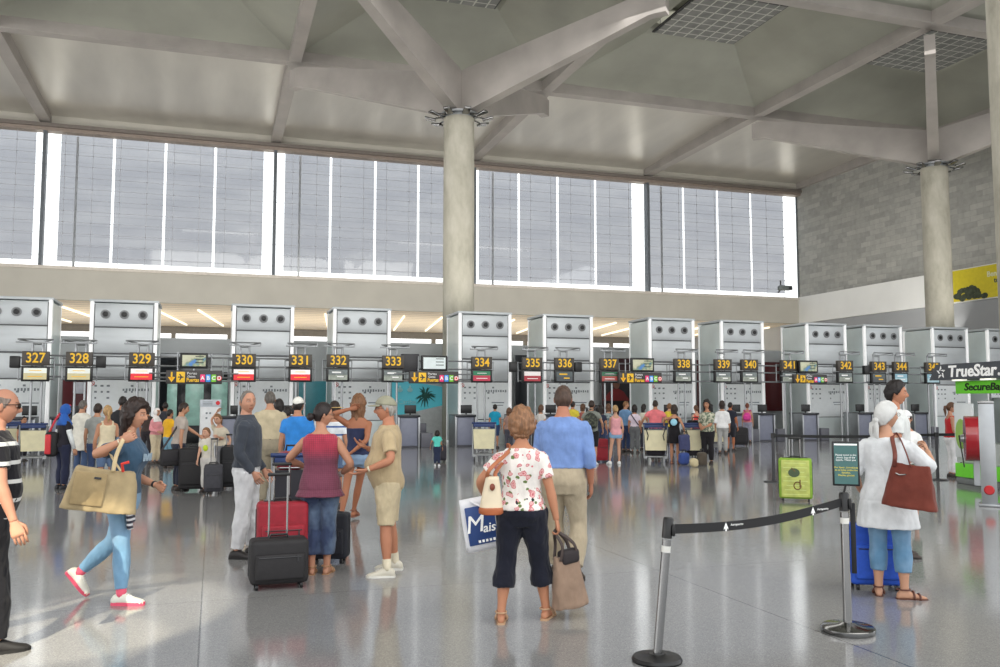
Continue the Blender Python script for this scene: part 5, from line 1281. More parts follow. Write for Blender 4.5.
# ------------------------------------------------------------------ luggage
def at_floor(u, v): p = ground(u, v); p.z = 0; return p
def sight(p): return -math.atan2(p.x, p.y)
def suitcase(u, v, w, h, d, col, label, rz=0.0, handle=.0, pocket=True, hard=False, k=1.0, tilt=0, pcol=None, group=None, pos=None):
    p = pos if pos is not None else at_floor(u, v)
    t = thing('suitcase', p, sight(p) + R(rz), label, 'suitcase', group)
    if tilt: t.rotation_euler[0] = R(tilt)
    m = plain('suitcase_fabric' if not hard else 'suitcase_shell', col, .7 if not hard else .35, 0, .12, 20, bump=.15 if not hard else 0)
    wh = .045
    mb = MB(); mb.rbox((0, 0, wh + (h - wh) / 2), (w, d, h - wh), min(w, d) * (.22 if hard else .16), 4)
    if hard:
        for i in range(5): mb.rbox(((i - 2) * w * .16, -d / 2 - .001, wh + (h - wh) / 2), (w * .05, .012, (h - wh) * .76), .005)
    sh = mb.build('shell', m, t)
    mb = MB(); z0 = wh + (h - wh) * .5; mb.tube([(w * .5 * c, 0, wh + (h - wh) / 2 + (h - wh) / 2 * s_) for c, s_ in []] or [(-w / 2 - .002, d * .12, wh + .06), (-w / 2 - .002, d * .12, h - .07), (-w / 2 + .07, d * .12, h + .002), (w / 2 - .07, d * .12, h + .002), (w / 2 + .002, d * .12, h - .07), (w / 2 + .002, d * .12, wh + .06)], .008, 6)
    mb.build('zip', M_DARK, sh)
    if pocket:
        mb = MB(); mb.rbox((0, -d / 2 - .012, wh + (h - wh) * .40), (w * .84, .05, (h - wh) * .58), .022, 3); pk = mb.build('front_pocket', m if pcol is None else plain('pocket_fabric', pcol, .7), t)
        mb = MB(); mb.tube([(-w * .36, -d / 2 - .04, wh + (h - wh) * .62), (w * .36, -d / 2 - .04, wh + (h - wh) * .62)], .005, 6); mb.box((w * .3, -d / 2 - .044, wh + (h - wh) * .58), (.012, .006, .05)); mb.build('pocket_zip', M_DARK, pk)
    mb = MB(); mb.tube([(-.08, 0, h - .005), (-.07, 0, h + .028), (.07, 0, h + .028), (.08, 0, h - .005)], .011, 8); mb.build('carry_handle', M_BLACK, t)
    if handle:
        for x in (-w * .16, w * .16):
            mb = MB(); mb.cyl((x, d * .36, h * .5), (x, d * .36, handle), .009, 8); mb.build('handle_tube', M_STEEL, t)
        mb = MB(); mb.rbox((0, d * .36, handle), (w * .40, .03, .032), .012); mb.build('handle_grip', M_BLACK, t)
    for sx in (-1, 1):
        for sy in (-1, 1):
            mb = MB(); mb.cyl((sx * (w / 2 - .06) - .012, sy * (d / 2 - .04), .028), (sx * (w / 2 - .06) + .012, sy * (d / 2 - .04), .028), .028, 12); mb.build('wheel', M_BLACK, t)
    return t
suitcase(278, 587, .50, .43, .26, (34, 32, 34), 'black soft case with raised silver handle in front of the red case', 6, .98)
suitcase(281, 577, .46, .70, .26, (150, 28, 44), 'red suitcase with raised handle behind the black case', 6, 1.04, hard=False)
suitcase(329, 562, .40, .50, .24, (32, 34, 44), 'small dark case standing on the floor right of the woman in red', -12, 0)
suitcase(796, 501, .52, .70, .25, (128, 164, 52), 'lime green suitcase standing alone by the belt barrier', 0, 1.02, pocket=False)
suitcase(874, 588, .44, .56, .28, (38, 84, 190), 'blue suitcase beside the legs of the woman in white tunic', 14, 0)
suitcase(192, 491, .46, .78, .3, (26, 24, 26), 'large black suitcase beside the man in grey t-shirt', -8, 0)
suitcase(213, 494, .31, .52, .22, (58, 58, 64), 'small grey trolley case with pale trim and raised handle beside the boy', 0, .96)
suitcase(228, 489, .30, .78, .3, (30, 30, 34), 'tall black case at the right of the grey trolley case', 0, 1.0)
suitcase(441, 462, .28, .44, .2, (40, 36, 46), 'small dark case pulled by the turquoise-shirted child', 4, .62)
suitcase(601, 462, .36, .62, .25, (150, 32, 46), 'red case next to the man with the camouflage backpack', 10, 0)
suitcase(741, 446, .5, .66, .3, (30, 28, 32), 'black case beside the girl with the pink backpack', 0, 0)
# emblem and black print on the lime case
t = [o for o in COL.objects if o.get('label', '').startswith('lime green')][0]
mb = MB(); mb.rbox((0, -.128, .372), (.44, .03, .60), .014, 3); mb.build('front_panel', plain('printed_lime_panel', (178, 186, 98), .6, 0, .2, 9), t)
mb = MB(); mb.lathe([(.09, -.004), (.09, .004)], n=24); mb.v = [(p[0] - .02, -.147 + p[2] * .5, p[1] * .8 + .47) for p in mb.v]; mb.build('round_print', plain('dark_print', (70, 86, 60), .6), t)
mb = MB(); mb.tube([(.03 + .055 * math.cos(a), -.147, .26 + .06 * math.sin(a)) for a in np.linspace(.5, 2 * PI + .2, 18)] , .009, 6); mb.tube([(-.06, -.147, .55), (.0, -.147, .49)], .008, 6); mb.box((.07, -.147, .3), (.02, .008, .12)); mb.build('curved_print', plain('brown_print', (112, 84, 40), .6), t)
mb = MB()
for i in range(8): mb.box((0, -.145, .12 + i * .072), (.38 - .05 * (i % 3), .006, .007))
mb.build('pale_line_print', plain('pale_lime', (208, 222, 150), .6), t)

def soft_bag(name, loc, rz, w, h, d, col, label, cat, taper=.8, group=None, pat=None, sag=.02, top=True):
    """an open-topped soft bag: base at z=0 of its own frame"""
    t = thing(name, loc, rz, label, cat, group); mb = MB(); rg = []
    for k in range(10):
        f = k / 9; ww = w * (1 - (1 - taper) * f); dd = d * (1 - .62 * f ** 1.5); zz = h * f
        rg.append([(ww / 2 * math.copysign(abs(math.cos(a)) ** .42, math.cos(a)), dd / 2 * math.copysign(abs(math.sin(a)) ** .5, math.sin(a)), zz - sag * (f > .8) * math.cos(2 * a) ** 2) for a in np.linspace(0, 2 * PI, 28, endpoint=False)])
    mb.loft(rg); co, no, fs = remesh(mb, .012, 3); co = fold(co, no, .010, (9, 9, 7), seed=w * 30)
    q = MB(); q.add([Vector(p) for p in co], fs); q.build('bag_body', cloth(col, pat), t, True)
    return t
def strap(t, pts, r, col, name='strap', ell=(1, .35)):
    P = [Vector(p) for p in pts]; out = []
    for i in range(len(P) - 1):
        a, b, c, d_ = P[max(0, i - 1)], P[i], P[i + 1], P[min(len(P) - 1, i + 2)]
        for k in range(6):
            x = k / 6; out.append(.5 * (2 * b + (c - a) * x + (2 * a - 5 * b + 4 * c - d_) * x * x + (3 * b - a - 3 * c + d_) * x ** 3))
    out.append(P[-1]); mb = MB(); mb.tube(out, r, 8, ell=ell); return mb.build(name, plain('strap_leather', col, .6), t, True)
def to_local(t, p):
    return (Matrix.Translation(t.location) @ t.rotation_euler.to_matrix().to_4x4()).inverted() @ Vector(p)
def held(person_, sd, dz=0): return person_['L2W'] @ (person_['arms'][sd][2] + Vector((0, 0, dz)))
def shoulder(person_, sd, x=.13, y=0, z=1.46): return person_['L2W'] @ (person_['B']((sd * x, y, z)) * person_['s'])

# beige tote of the walking woman
c = atD(98, 511, P_TOTE['D'] - .36); az = sight(c)
t = soft_bag('tote_bag', c, az, .56, .34, .2, (166, 148, 114), 'large beige tote bag hanging from the walking woman\'s shoulder', 'bag', .80)
t.rotation_euler[1] = R(9)
shp = to_local(t, shoulder(P_TOTE, 1, .12, .02, 1.475)); shh = to_local(t, held(P_TOTE, 1, .0))
strap(t, [(.05, -.05, .32), shh + Vector((-.02, -.03, -.12)), shh + Vector((.01, -.01, .02)), shp + Vector((.02, .0, .02)), shp + Vector((-.03, .12, -.10)), (.0, .12, .46), (.12, .04, .31)], .016, (206, 186, 146))
mb = MB(); mb.rbox((-.10, -.098, .17), (.24, .03, .26), .014, 3); mb.build('side_pocket', cloth((160, 140, 104)), t)
mb = MB(); mb.box((-.05, -.118, .26), (.05, .006, .016)); mb.build('metal_tag', M_DARK, t)
mb = MB(); mb.tube([(.12, -.06, .33), (.1, -.1, .39), (.15, -.1, .41)], .012, 6); mb.build('red_ribbon', plain('red_ribbon', (214, 60, 50), .7), t)

# floral woman: cream handbag on the left shoulder, brown shopper in the right hand, carrier bag in the left
c = atD(491, 514, P_FLORAL['D'] - .22); t = thing('handbag', c, sight(c) + R(8), 'cream handbag with brown base under the curly-haired woman\'s left arm', 'handbag')
mb = MB(); rg = []
for k in range(12):
    f = k / 11; w_ = .17 * (1 - .45 * f ** 1.3); rg.append([(w_ / 2 * math.copysign(abs(math.cos(a)) ** .6, math.cos(a)) + .01 * f, .07 * (1 - .4 * f) * math.sin(a), .025 + .245 * f) for a in np.linspace(0, 2 * PI, 24, endpoint=False)])
mb.loft(rg); hb = mb.build('bag_body', plain('cream_leather', (222, 206, 178), .5), t, True)
mb = MB(); rg = [[(w_ / 2 * math.copysign(abs(math.cos(a)) ** .6, math.cos(a)), .078 * math.sin(a), z) for a in np.linspace(0, 2 * PI, 24, endpoint=False)] for w_, z in ((.15, 0), (.178, .008), (.18, .035), (.168, .05))]
mb.loft(rg); mb.build('brown_base', plain('tan_leather', (168, 92, 52), .5), t, True)
mb = MB(); mb.blob((.0, -.068, .2), (.02, .012, .026), 12, 8); mb.build('flap_tab', plain('brown_leather', (130, 62, 42), .5), t, True)
sp0 = to_local(t, shoulder(P_FLORAL, -1, .115, .0, 1.462))
strap(t, [(-.03, 0, .26), (-.01, -.04, .33), sp0 + Vector((0, -.07, -.04)), sp0 + Vector((0, 0, .005)), sp0 + Vector((.01, .08, -.08)), (.045, .05, .3), (.04, .01, .26)], .015, (172, 104, 70))
hd = held(P_FLORAL, 1, -.06)
c = atD(570, 606, P_FLORAL['D'] + .05); t = soft_bag('shopper_bag', c, sight(c) + R(38), .29, .40, .15, (146, 122, 104), 'taupe shopper bag hanging from the curly-haired woman\'s right hand', 'bag', .74)
t.rotation_euler[1] = R(-6)
hl_ = to_local(t, hd)
strap(t, [(-.08, -.04, .36), (-.06, -.05, .47), hl_ + Vector((-.015, 0, -.03)), hl_ + Vector((.015, 0, -.03)), (.05, -.05, .47), (.08, -.04, .36)], .014, (70, 58, 54))
strap(t, [(-.08, .04, .36), (-.05, .05, .47), hl_ + Vector((-.01, .02, -.025)), hl_ + Vector((.02, .02, -.025)), (.06, .05, .47), (.08, .04, .36)], .014, (70, 58, 54))
mb = MB(); mb.rbox((.02, -.01, .375), (.17, .09, .11), .03, 3); mb.build('dark_lining', plain('dark_lining', (44, 38, 40), .8), t)
c = atD(483, 549, P_FLORAL['D'] + .34); t = thing('carrier_bag', c, sight(c) + R(14), 'white plastic carrier bag with blue print held beside the curly-haired woman', 'bag'); t.rotation_euler[1] = R(-9)
mb = MB(); rg = []
for k in range(9):
    f = k / 8; rg.append([(.135 * math.copysign(abs(math.cos(a)) ** .5, math.cos(a)), (.05 - .03 * f) * math.sin(a) + .006 * math.sin(f * 9 + a), .41 * f) for a in np.linspace(0, 2 * PI, 24, endpoint=False)])
mb.loft(rg); cb = mb.build('bag_body', plain('white_plastic', (228, 228, 232), .4), t, True)
mb = MB(); mb.rbox((.005, -.056, .20), (.235, .014, .30), .006); bp = mb.build('blue_print', plain('navy_print', (44, 72, 130), .5), t)
mb = MB(); lettering(mb, 'M', .19, (-.055, -.066, .21), shear=.2); lettering(mb, 'aisi', .10, (.07, -.066, .17), bold=.001, shear=.2); [mb.box((-.03 + .03 * i, -.066, .075), (.018, .004, .02)) for i in range(5)]; mb.build('print_lettering', M_WHITE, bp)
hh = to_local(t, held(P_FLORAL, -1, -.05)); strap(t, [(-.06, 0, .40), hh + Vector((-.015, 0, -.01)), hh + Vector((.02, 0, -.01)), (.07, 0, .40)], .012, (226, 226, 230))

# brown shoulder bag of the woman in white
c = atD(909, 508, P_SCARF['D'] - .34); t = soft_bag('shoulder_bag', c, sight(c) - R(12), .42, .36, .16, (110, 54, 44), 'large reddish brown leather bag on the headscarfed woman\'s shoulder', 'bag', .66)
t.rotation_euler[1] = R(5)
sp0 = to_local(t, shoulder(P_SCARF, 1, .095, 0, 1.462))
strap(t, [(-.12, -.05, .32), (-.11, -.08, .42), sp0 + Vector((-.02, -.06, -.02)), sp0 + Vector((.0, .03, .0)), (-.05, -.02, .46), (-.0, -.02, .33)], .017, (112, 56, 46))
mb = MB(); mb.tube([(-.1, -.066, .27), (-.07, -.07, .26), (-.02, -.07, .27)], .006, 6); mb.build('metal_trim', M_STEEL, t)

# bags of the others
c = atD(170, 466, P_GREY['D'] - .3); t = thing('laptop_bag', c, sight(c) + R(20), 'black laptop bag on the hip of the man in grey t-shirt', 'bag')
mb = MB(); mb.rbox((0, 0, .15), (.34, .12, .30), .03, 3); b_ = mb.build('bag_body', plain('black_nylon', (30, 28, 30), .7), t); mb = MB(); mb.rbox((0, -.06, .18), (.33, .02, .2), .01); mb.build('front_flap', plain('black_nylon2', (38, 36, 40), .7), t)
s0 = to_local(t, shoulder(P_GREY, -1, .08, 0, 1.485)); strap(t, [(-.16, 0, .28), s0 + Vector((-.02, -.1, -.06)), s0 + Vector((0, 0, .01)), s0 + Vector((.04, .14, -.1)), (.16, 0, .28)], .018, (52, 46, 48))
def backpack(pr, col, label, pat=None, c2=None, w=.34, h=.46, d=.2, strapcol=(40, 40, 44)):
    s = pr['s']; loc = pr['L2W'] @ (pr['B']((0, -.14 - d / 2, 1.0)) * s)
    t = thing('backpack', loc, pr['rz'], label, 'backpack'); mb = MB(); rg = []
    for k in range(12):
        f = k / 11; g_ = math.sin(PI * min(1, f * 1.15 + .12)) ** .35 if f < 1 else .4
        rg.append([(w / 2 * g_ * math.copysign(abs(math.cos(a)) ** .6, math.cos(a)), d / 2 * g_ * math.copysign(abs(math.sin(a)) ** .7, math.sin(a)), h * f) for a in np.linspace(0, 2 * PI, 24, endpoint=False)])
    mb.loft(rg); mb.build('pack_body', cloth(col, pat, c2), t, True)
    mb = MB(); mb.rbox((0, -d / 2 - .01, h * .32), (w * .72, .07, h * .42), .03, 3); mb.build('front_pocket', cloth(col, pat, c2), t)
    for sx in (-1, 1): strap(t, [(sx * .08, d / 2 - .03, h * .9), (sx * .12, d / 2 + .05, h + .02), (sx * .13, d / 2 + .18, h - .02), (sx * .14, d / 2 + .28, h * .75)], .024, strapcol, 'shoulder_strap')
    return t
backpack(P_PACK, (84, 88, 76), 'camouflage backpack on the man in black shorts', 'camouflage', (52, 54, 50), .38, .50)
backpack(P_PPACK, (214, 70, 150), 'pink backpack on the red-haired girl', None, None, .30, .38, .18, (190, 60, 130))
c = at_floor(50, 480) ; c = atD(51, 455, 16.1); t = thing('rucksack', c, sight(c), 'red and black rucksack hanging behind the woman in blue headscarf', 'backpack')
mb = MB(); mb.rbox((0, 0, .2), (.22, .18, .46), .07, 4); mb.build('pack_body', plain('black_nylon', (30, 28, 30), .7), t); mb = MB(); mb.rbox((-.06, -.085, .2), (.1, .05, .36), .02, 3); mb.build('red_pocket', plain('red_nylon', (206, 50, 58), .6), t)
strap(t, [(-.04, .02, .42), (.06, .02, .66), (.2, .05, .86), (.3, .1, .92)], .02, (190, 46, 60))

# ------------------------------------------------------------------ luggage trolleys
M_NAVYP = plain('dark_trolley_panel', (40, 40, 48), .5); M_CREAM = plain('cream_trolley_panel', (222, 214, 178), .45); M_BLUEG = plain('blue_handle_grip', (44, 62, 108), .5)
def trolley(u, v, label, rz=0.0, pos=None, panel=None):
    p = pos if pos is not None else at_floor(u, v); t = thing('luggage_trolley', p, sight(p) + R(rz), label, 'trolley', 'airport luggage trolleys')
    mb = MB()
    for sx in (-1, 1):
        mb.tube([(sx * .30, -.05, .12), (sx * .31, -.02, .6), (sx * .31, -.10, 1.02)], .019, 8)
        mb.tube([(sx * .30, -.05, .16), (sx * .27, .5, .15), (sx * .16, .86, .13)], .019, 8)
    for y in (.1, .3, .5, .7): mb.tube([(-.27 + y * .06, y, .165), (.27 - y * .06, y, .165)], .012, 6)
    mb.tube([(-.30, -.05, .16), (.30, -.05, .16)], .018, 8); mb.tube([(-.31, -.04, .5), (.31, -.04, .5)], .014, 6)
    mb.tube([(-.16, .86, .13), (-.12, .92, .2), (.12, .92, .2), (.16, .86, .13)], .018, 8); mb.build('frame', M_GREYSTEEL, t)
    mb = MB(); mb.tube([(-.33, -.11, 1.03), (.33, -.11, 1.03)], .026, 10); mb.rbox((0, -.10, .965), (.58, .05, .085), .015); mb.build('handle_bar', M_BLUEG, t)
    mb = MB(); mb.prism([(-.27, -.07, .33), (.27, -.07, .33), (.295, -.085, .86), (-.295, -.085, .86)], (0, .02, 0)); mb.build('advert_panel', panel or M_CREAM, t)
    mb = MB()
    for z, y in ((.74, -.05), (.86, .1)): mb.tube([(-.3, -.06, z), (-.27, y + .16, z), (.27, y + .16, z), (.3, -.06, z)], .009, 6)
    mb.build('top_basket', M_GREYSTEEL, t)
    for x, y in ((-.26, -.04), (.26, -.04), (0, .82)):
        mb = MB(); mb.cyl((x - .018, y, .07), (x + .018, y, .07), .07, 16); w_ = mb.build('wheel', M_DARK, t)
        mb = MB(); mb.rbox((x, y, .12), (.055, .09, .07), .01); mb.build('wheel_fork', M_GREYSTEEL, w_)
    return t
def straps_on(t):
    mb = MB()
    for sx in (-1, 1): mb.tube([(sx * .25, -.10, .9), (sx * .19, -.12, .72), (sx * .22, -.115, .6)], .012, 6)
    mb.build('hanging_strap', M_BLACK, t)
t1 = trolley(656, 463, 'trolley with cream panel and hanging black straps in front of the salmon pink polo'); straps_on(t1)
t2 = trolley(696, 463, 'trolley with cream panel held by the curly-haired woman facing the camera'); straps_on(t2)
trolley(484, 461, 'empty trolley with cream panel standing before the desk of sign 334')
trolley(32, 464, 'trolley with cream panel at the far left below sign 327')
trolley(8, 460, 'trolley at the far left partly behind the man in sunglasses', 8)
trolley(716, 452, 'trolley left of the white blouse, mostly hidden', 0)
pt = at_floor(303, 545); t3 = trolley(300, 546, 'dark-panelled trolley with the woman in red leaning on its handle', -4, None, M_NAVYP)
# loads
def load(name, tr, off, size, col, label, cat='bag', r=.06, rz=0):
    p = (Matrix.Translation(tr.location) @ tr.rotation_euler.to_matrix().to_4x4()) @ Vector(off)
    t = thing(name, p, tr.rotation_euler[2] + R(rz), label, cat); mb = MB(); mb.rbox((0, 0, size[2] / 2), size, min(r, min(size) * .45), 4)
    co, no, fs = remesh(mb, .02, 2); co = fold(co, no, .012, (8, 8, 8), seed=size[0] * 40); q = MB(); q.add([Vector(a) for a in co], fs)
    q.build('bag_body', cloth(col), t, True); mb = MB(); mb.tube([(-size[0] * .2, 0, size[2] - .01), (-size[0] * .15, 0, size[2] + .07), (size[0] * .15, 0, size[2] + .07), (size[0] * .2, 0, size[2] - .01)], .014, 8); mb.build('bag_handle', M_BLACK, t); return t
load('suitcase', t3, (0, .34, .19), (.46, .62, .34), (46, 50, 84), 'navy blue case lying at the bottom of the trolley by the woman in red', 'suitcase')
load('holdall', t3, (-.02, .36, .545), (.44, .56, .26), (38, 36, 42), 'black holdall on top of the navy case on that trolley')
load('holdall', t3, (-.16, .46, .82), (.30, .36, .22), (130, 28, 46), 'dark red bag on top of the trolley load beside the charcoal jumper')
load('suitcase', t1, (0, .36, .19), (.50, .6, .5), (44, 42, 48), 'dark case loaded on the trolley in front of the salmon pink polo', 'suitcase')
load('holdall', t2, (0, .3, .19), (.48, .5, .5), (60, 56, 62), 'dark holdall loaded on the curly-haired woman\'s trolley')
load('handbag', t2, (.0, .06, .98), (.44, .18, .14), (28, 26, 30), 'black bag resting across the curly-haired woman\'s trolley handle', 'handbag')
p = at_floor(685, 466); q0 = thing('heap', p); bpy.data.objects.remove(q0)
class _T: pass
ft = _T(); ft.location = at_floor(684, 465); ft.rotation_euler = Matrix.Identity(3).to_euler()
load('rucksack', ft, (0, 0, 0), (.28, .24, .32), (58, 78, 140), 'blue bag on the floor between the black dress and the right-hand trolley', 'backpack', .1)
ft.location = at_floor(694, 467); load('holdall', ft, (0, 0, 0), (.22, .18, .22), (200, 186, 150), 'cream bag on the floor under the curly-haired woman\'s trolley', 'bag', .08)
ft.location = at_floor(702, 465.5); load('holdall', ft, (0, .0, 0), (.24, .22, .34), (84, 76, 66), 'brown bag on the floor right of the cream bag', 'bag', .08)
c = atD(684.5, 451, P_DRESS['D'] - .25); ft.location = c; 
load('shoulder_bag', ft, (0, 0, 0), (.30, .14, .42), (66, 70, 104), 'navy patterned shoulder bag at the side of the girl in black dress', 'bag', .05)

# ------------------------------------------------------------------ belt barriers in front
def chrome_post(p, h, r, label, black_base, tilt=(0, 0)):
    t = thing('barrier_post', p, sight(p), label, 'barrier post'); mb = MB()
    if black_base: mb.lathe([(.155, 0), (.16, .012), (.15, .03), (.06, .042), (.05, .05)], n=40); mb.build('base', M_BLACK, t)
    else: mb.lathe([(.18, 0), (.185, .01), (.185, .034), (.172, .046), (.07, .058), (.05, .07)], n=48); mb.build('base', M_STEEL, t)
    top = Vector((tilt[0], tilt[1], h)); d = top.normalized()
    mb = MB(); mb.tube([d * .04, d * (h - .14)], r, 24); mb.build('pole', M_STEEL, t)
    mb = MB(); mb.tube([d * (h - .13), d * (h - .01), d * h], [r + .005, r + .005, r - .002], 24); mb.rbox(d * (h - .08) + Vector((r + .01, 0, 0)), (.022, .06, .075), .008); hd_ = mb.build('belt_head', M_BLACK, t)
    mb = MB(); mb.tube([d * (h - .22), d * (h - .18)], r + .001, 24); mb.build('label_band', plain('white_sticker', (214, 212, 206), .6), t)
    return t, d
pL = at_floor(657, 661); pR = at_floor(848, 632)
hL = .905; hR = .985
tl, dL = chrome_post(pL, hL, .028, 'leaning chrome barrier post with black base, front left', True, (.085, .0))
tr_, dR = chrome_post(pR, hR, .03, 'upright chrome barrier post with polished round base under the notice', False)
aL = (Matrix.Translation(pL) @ Matrix.Rotation(sight(pL), 4, 'Z')) @ (dL * (hL - .075)); aR = pR + Vector((0, 0, hR - .065))
t = thing('barrier_belt', aL, 0, 'black belt with small white marks stretched between the two front posts', 'belt'); seg = []
for i in range(25):
    f = i / 24; p = aL.lerp(aR, f); p.z -= .05 * math.sin(PI * f); seg.append(p)
dr = (aR - aL); dr.z = 0; dr.normalize(); nr = Vector((dr.y, -dr.x, 0))
mb = MB(); mb.loft([[p - aL + nr * a + Vector((0, 0, b)) for a, b in ((.003, .03), (-.003, .03), (-.003, -.03), (.003, -.03))] for p in seg]); mb.build('webbing', plain('black_webbing', (26, 26, 28), .7), t)
m1 = MB()
for f in (.30, .80):
    p = aL.lerp(aR, f); p.z -= .05 * math.sin(PI * f); p = p - aL + nr * .008; ang = math.atan2(dr.y, dr.x)
    M = Matrix.Translation(p) @ Matrix.Rotation(ang, 4, 'Z') @ FACE_CAM
    m1.add([M @ Vector(q) for q in ((-.022, -.02, 0), (0, .028, 0), (.022, -.02, 0), (.006, -.012, 0), (.006, -.03, 0), (-.006, -.03, 0), (-.006, -.012, 0))], [(0, 1, 2, 3, 4, 5, 6)])
    m1.add(*text_mesh('Aeropuerto', .022, M @ Matrix.Translation((.095, .008, 0)), extrude=.0005))
m1.build('white_mark', M_WHITE, t)
# retracted belt end hanging on the right post
mb = MB(); mb.rbox((.055, .02, .66), (.035, .02, .5), .006); o = mb.build('hanging_belt', plain('black_webbing', (26, 26, 28), .7), tr_)
# framed notice clipped on top of the right post
t = thing('notice_frame', pR + Vector((.042, -.01, hR)), sight(pR) + R(5), 'dark green framed notice with white and yellow text on top of the right barrier post', 'sign')
mb = MB(); mb.cyl((-.045, 0, -.03), (-.025, 0, .05), .008, 8); mb.build('stem', M_BLACK, t)
mb = MB(); mb.rbox((-.02, 0, .205), (.185, .018, .32), .006); fr = mb.build('frame', M_BLACK, t)
m_green = plain('green_sheet', (62, 104, 102), .3); mb = MB(); mb.box((-.02, -.0095, .205), (.158, .004, .292)); mb.build('sheet', m_green, fr)
mb = MB(); mb.box((-.02, -.012, .343), (.155, .003, .012)); 
for i, s_ in enumerate(('Please insert in the', 'plastic bag all the', 'liquids. Thank you')): lettering(mb, s_, .0185, (-.02, -.0125, .268 - i * .018), extrude=.0006)
mb.build('white_text', M_WHITE, fr)
mb = MB()
for i, s_ in enumerate(('Por favor, introduzca', 'en la bolsa todos los', 'líquidos.', 'Muchas gracias')): lettering(mb, s_, .0185, (-.02, -.0125, .178 - i * .0185), extrude=.0006)
mb.build('yellow_text', plain('yellow_text', (226, 206, 70), .5, emit=.2), fr)

# barrier farther back
def black_post(u, v, h, label):
    p = at_floor(u, v); t = thing('barrier_post', p, 0, label, 'barrier post', None); mb = MB(); mb.lathe([(.2, 0), (.2, .015), (.05, .03)], n=28); mb.build('base', M_DARK, t)
    mb = MB(); mb.cyl((0, 0, .02), (0, 0, h), .032, 14); mb.build('pole', M_DARK, t); mb = MB(); mb.cyl((0, 0, h - .1), (0, 0, h), .042, 14); mb.build('belt_head', M_BLACK, t); return p
b1 = black_post(774, 482, .98, 'dark barrier post beside the lime green suitcase'); b2 = black_post(938, 480, .98, 'dark barrier post left of the wrapping kiosk')
mb = MB(); seg = [b1.lerp(b2, i / 16) + Vector((0, 0, .93 - .03 * math.sin(PI * i / 16))) for i in range(17)]
mb.loft([[p + Vector((0, a, b)) for a, b in ((.003, .03), (-.003, .03), (-.003, -.03), (.003, -.03))] for p in seg]); o = mb.build('barrier_belt', plain('black_webbing', (26, 26, 28), .7)); tag(o, 'black belt running across behind the lime green suitcase', 'belt')
b3 = b2 + (b2 - b1).normalized() * .55
mb = MB(); mb.loft([[p + Vector((0, a, b)) for a, b in ((.003, .03), (-.003, .03), (-.003, -.03), (.003, -.03))] for p in (b2 + Vector((.04, 0, .93)), b3 + Vector((0, 0, .93)))]); mb.b2((b3.x - .02, b3.y - .02, 0), (b3.x + .02, b3.y + .02, .98)); o = mb.build('barrier_belt', plain('black_webbing', (26, 26, 28), .7)); tag(o, 'short dark belt rail between the far post and the wrapping kiosk', 'belt')

# ------------------------------------------------------------------ wrapping kiosk at the right
A = at_floor(956, 483); ang = R(-100)          # left end of its front, running towards the camera to the right
t = thing('wrapping_kiosk', A, ang, 'bright green and grey luggage wrapping kiosk at the right edge', 'kiosk')
M_LIME = plain('lime_green_panel', (110, 210, 52), .4, 0, .04, emit=.15); M_KGREY = plain('kiosk_grey_header', (72, 76, 82), .45); Lk = 3.2
mb = MB(); mb.rbox((Lk / 2, .45, .06), (Lk, .9, .12), .02); mb.build('plinth', plain('kiosk_plinth', (120, 124, 124), .5), t)
mb = MB(); mb.rbox((Lk / 2, .02, .27), (Lk, .05, .27), .01); mb.build('green_base_panel', M_LIME, t)
mb = MB(); mb.rbox((Lk / 2, .06, .62), (Lk, .05, .40), .01); mb.rbox((Lk / 2, .50, .45), (Lk - .1, .8, .7), .02); mb.build('machine_body', plain('kiosk_pale', (196, 202, 200), .4), t)
mb = MB(); mb.rbox((.32, -.0, 1.05), (.55, .04, 1.06), .01); bo = mb.build('poster_board', M_PALE, t)
mb = MB(); mb.blob((.24, -.022, .98), (.17, .006, .30), 16, 8); mb.blob((.42, -.022, .72), (.08, .006, .07), 12, 6); mb.build('green_print', plain('green_print', (150, 190, 96), .6), bo)
mb = MB(); mb.rbox((Lk / 2, .86, 1.15), (Lk, .06, 1.1), .01); mb.build('rear_panel', plain('kiosk_rear', (150, 158, 160), .35), t)
for x in (.04, Lk - .06): mb = MB(); mb.b2((x - .03, .80, .1), (x + .03, .86, 2.2)); mb.build('upright', M_GREYSTEEL, t)
mb = MB(); mb.rbox((Lk / 2 - .0, .10, 1.90), (Lk, .06, .25), .008); gb = mb.build('green_name_board', M_LIME, t)
mb = MB(); lettering(mb, 'SecureBag', .2, (.82, .062, 1.90), bold=.004, shear=.18, width=1.12); mb.build('name_lettering', M_BLACK, gb)
mb = MB(); mb.prism([(-.36, -.25, 2.05), (Lk, -.25, 2.05), (Lk, -.25, 2.36), (-.14, -.25, 2.36)], (0, .9, 0)); hb_ = mb.build('header', M_KGREY, t)
mb = MB(); lettering(mb, 'TrueStar', .31, (.92, -.256, 2.2), bold=.008, shear=.1, width=1.36); lettering(mb, '®', .08, (1.67, -.256, 2.12)); mb.build('header_lettering', M_WHITE, hb_)
mb = MB(); c = Vector((.03, -.256, 2.2))
for k in range(5):
    a = PI / 2 + k * 2 * PI / 5; tip = c + Vector((math.cos(a) * .13, 0, math.sin(a) * .13)); b = a + 2 * PI / 10
    mb.tube([c + Vector((math.cos(b) * .05, 0, math.sin(b) * .05)), tip, c + Vector((math.cos(b - .7) * .075, 0, math.sin(b - .7) * .075))], [.012, .006, .012], 6)
mb.build('star_emblem', M_WHITE, hb_)
for x in (.5, 1.3): mb = MB(); mb.rbox((x, -.2, 2.035), (.3, .12, .03), .01); mb.build('downlight', plain('downlight', (250, 246, 230), .4, emit=.8), t)
mb = MB(); mb.tube([(.2, -.04, .95), (.34, -.08, .55), (.38, -.08, .34)], .012, 8); mb.build('cable', M_BLACK, t)
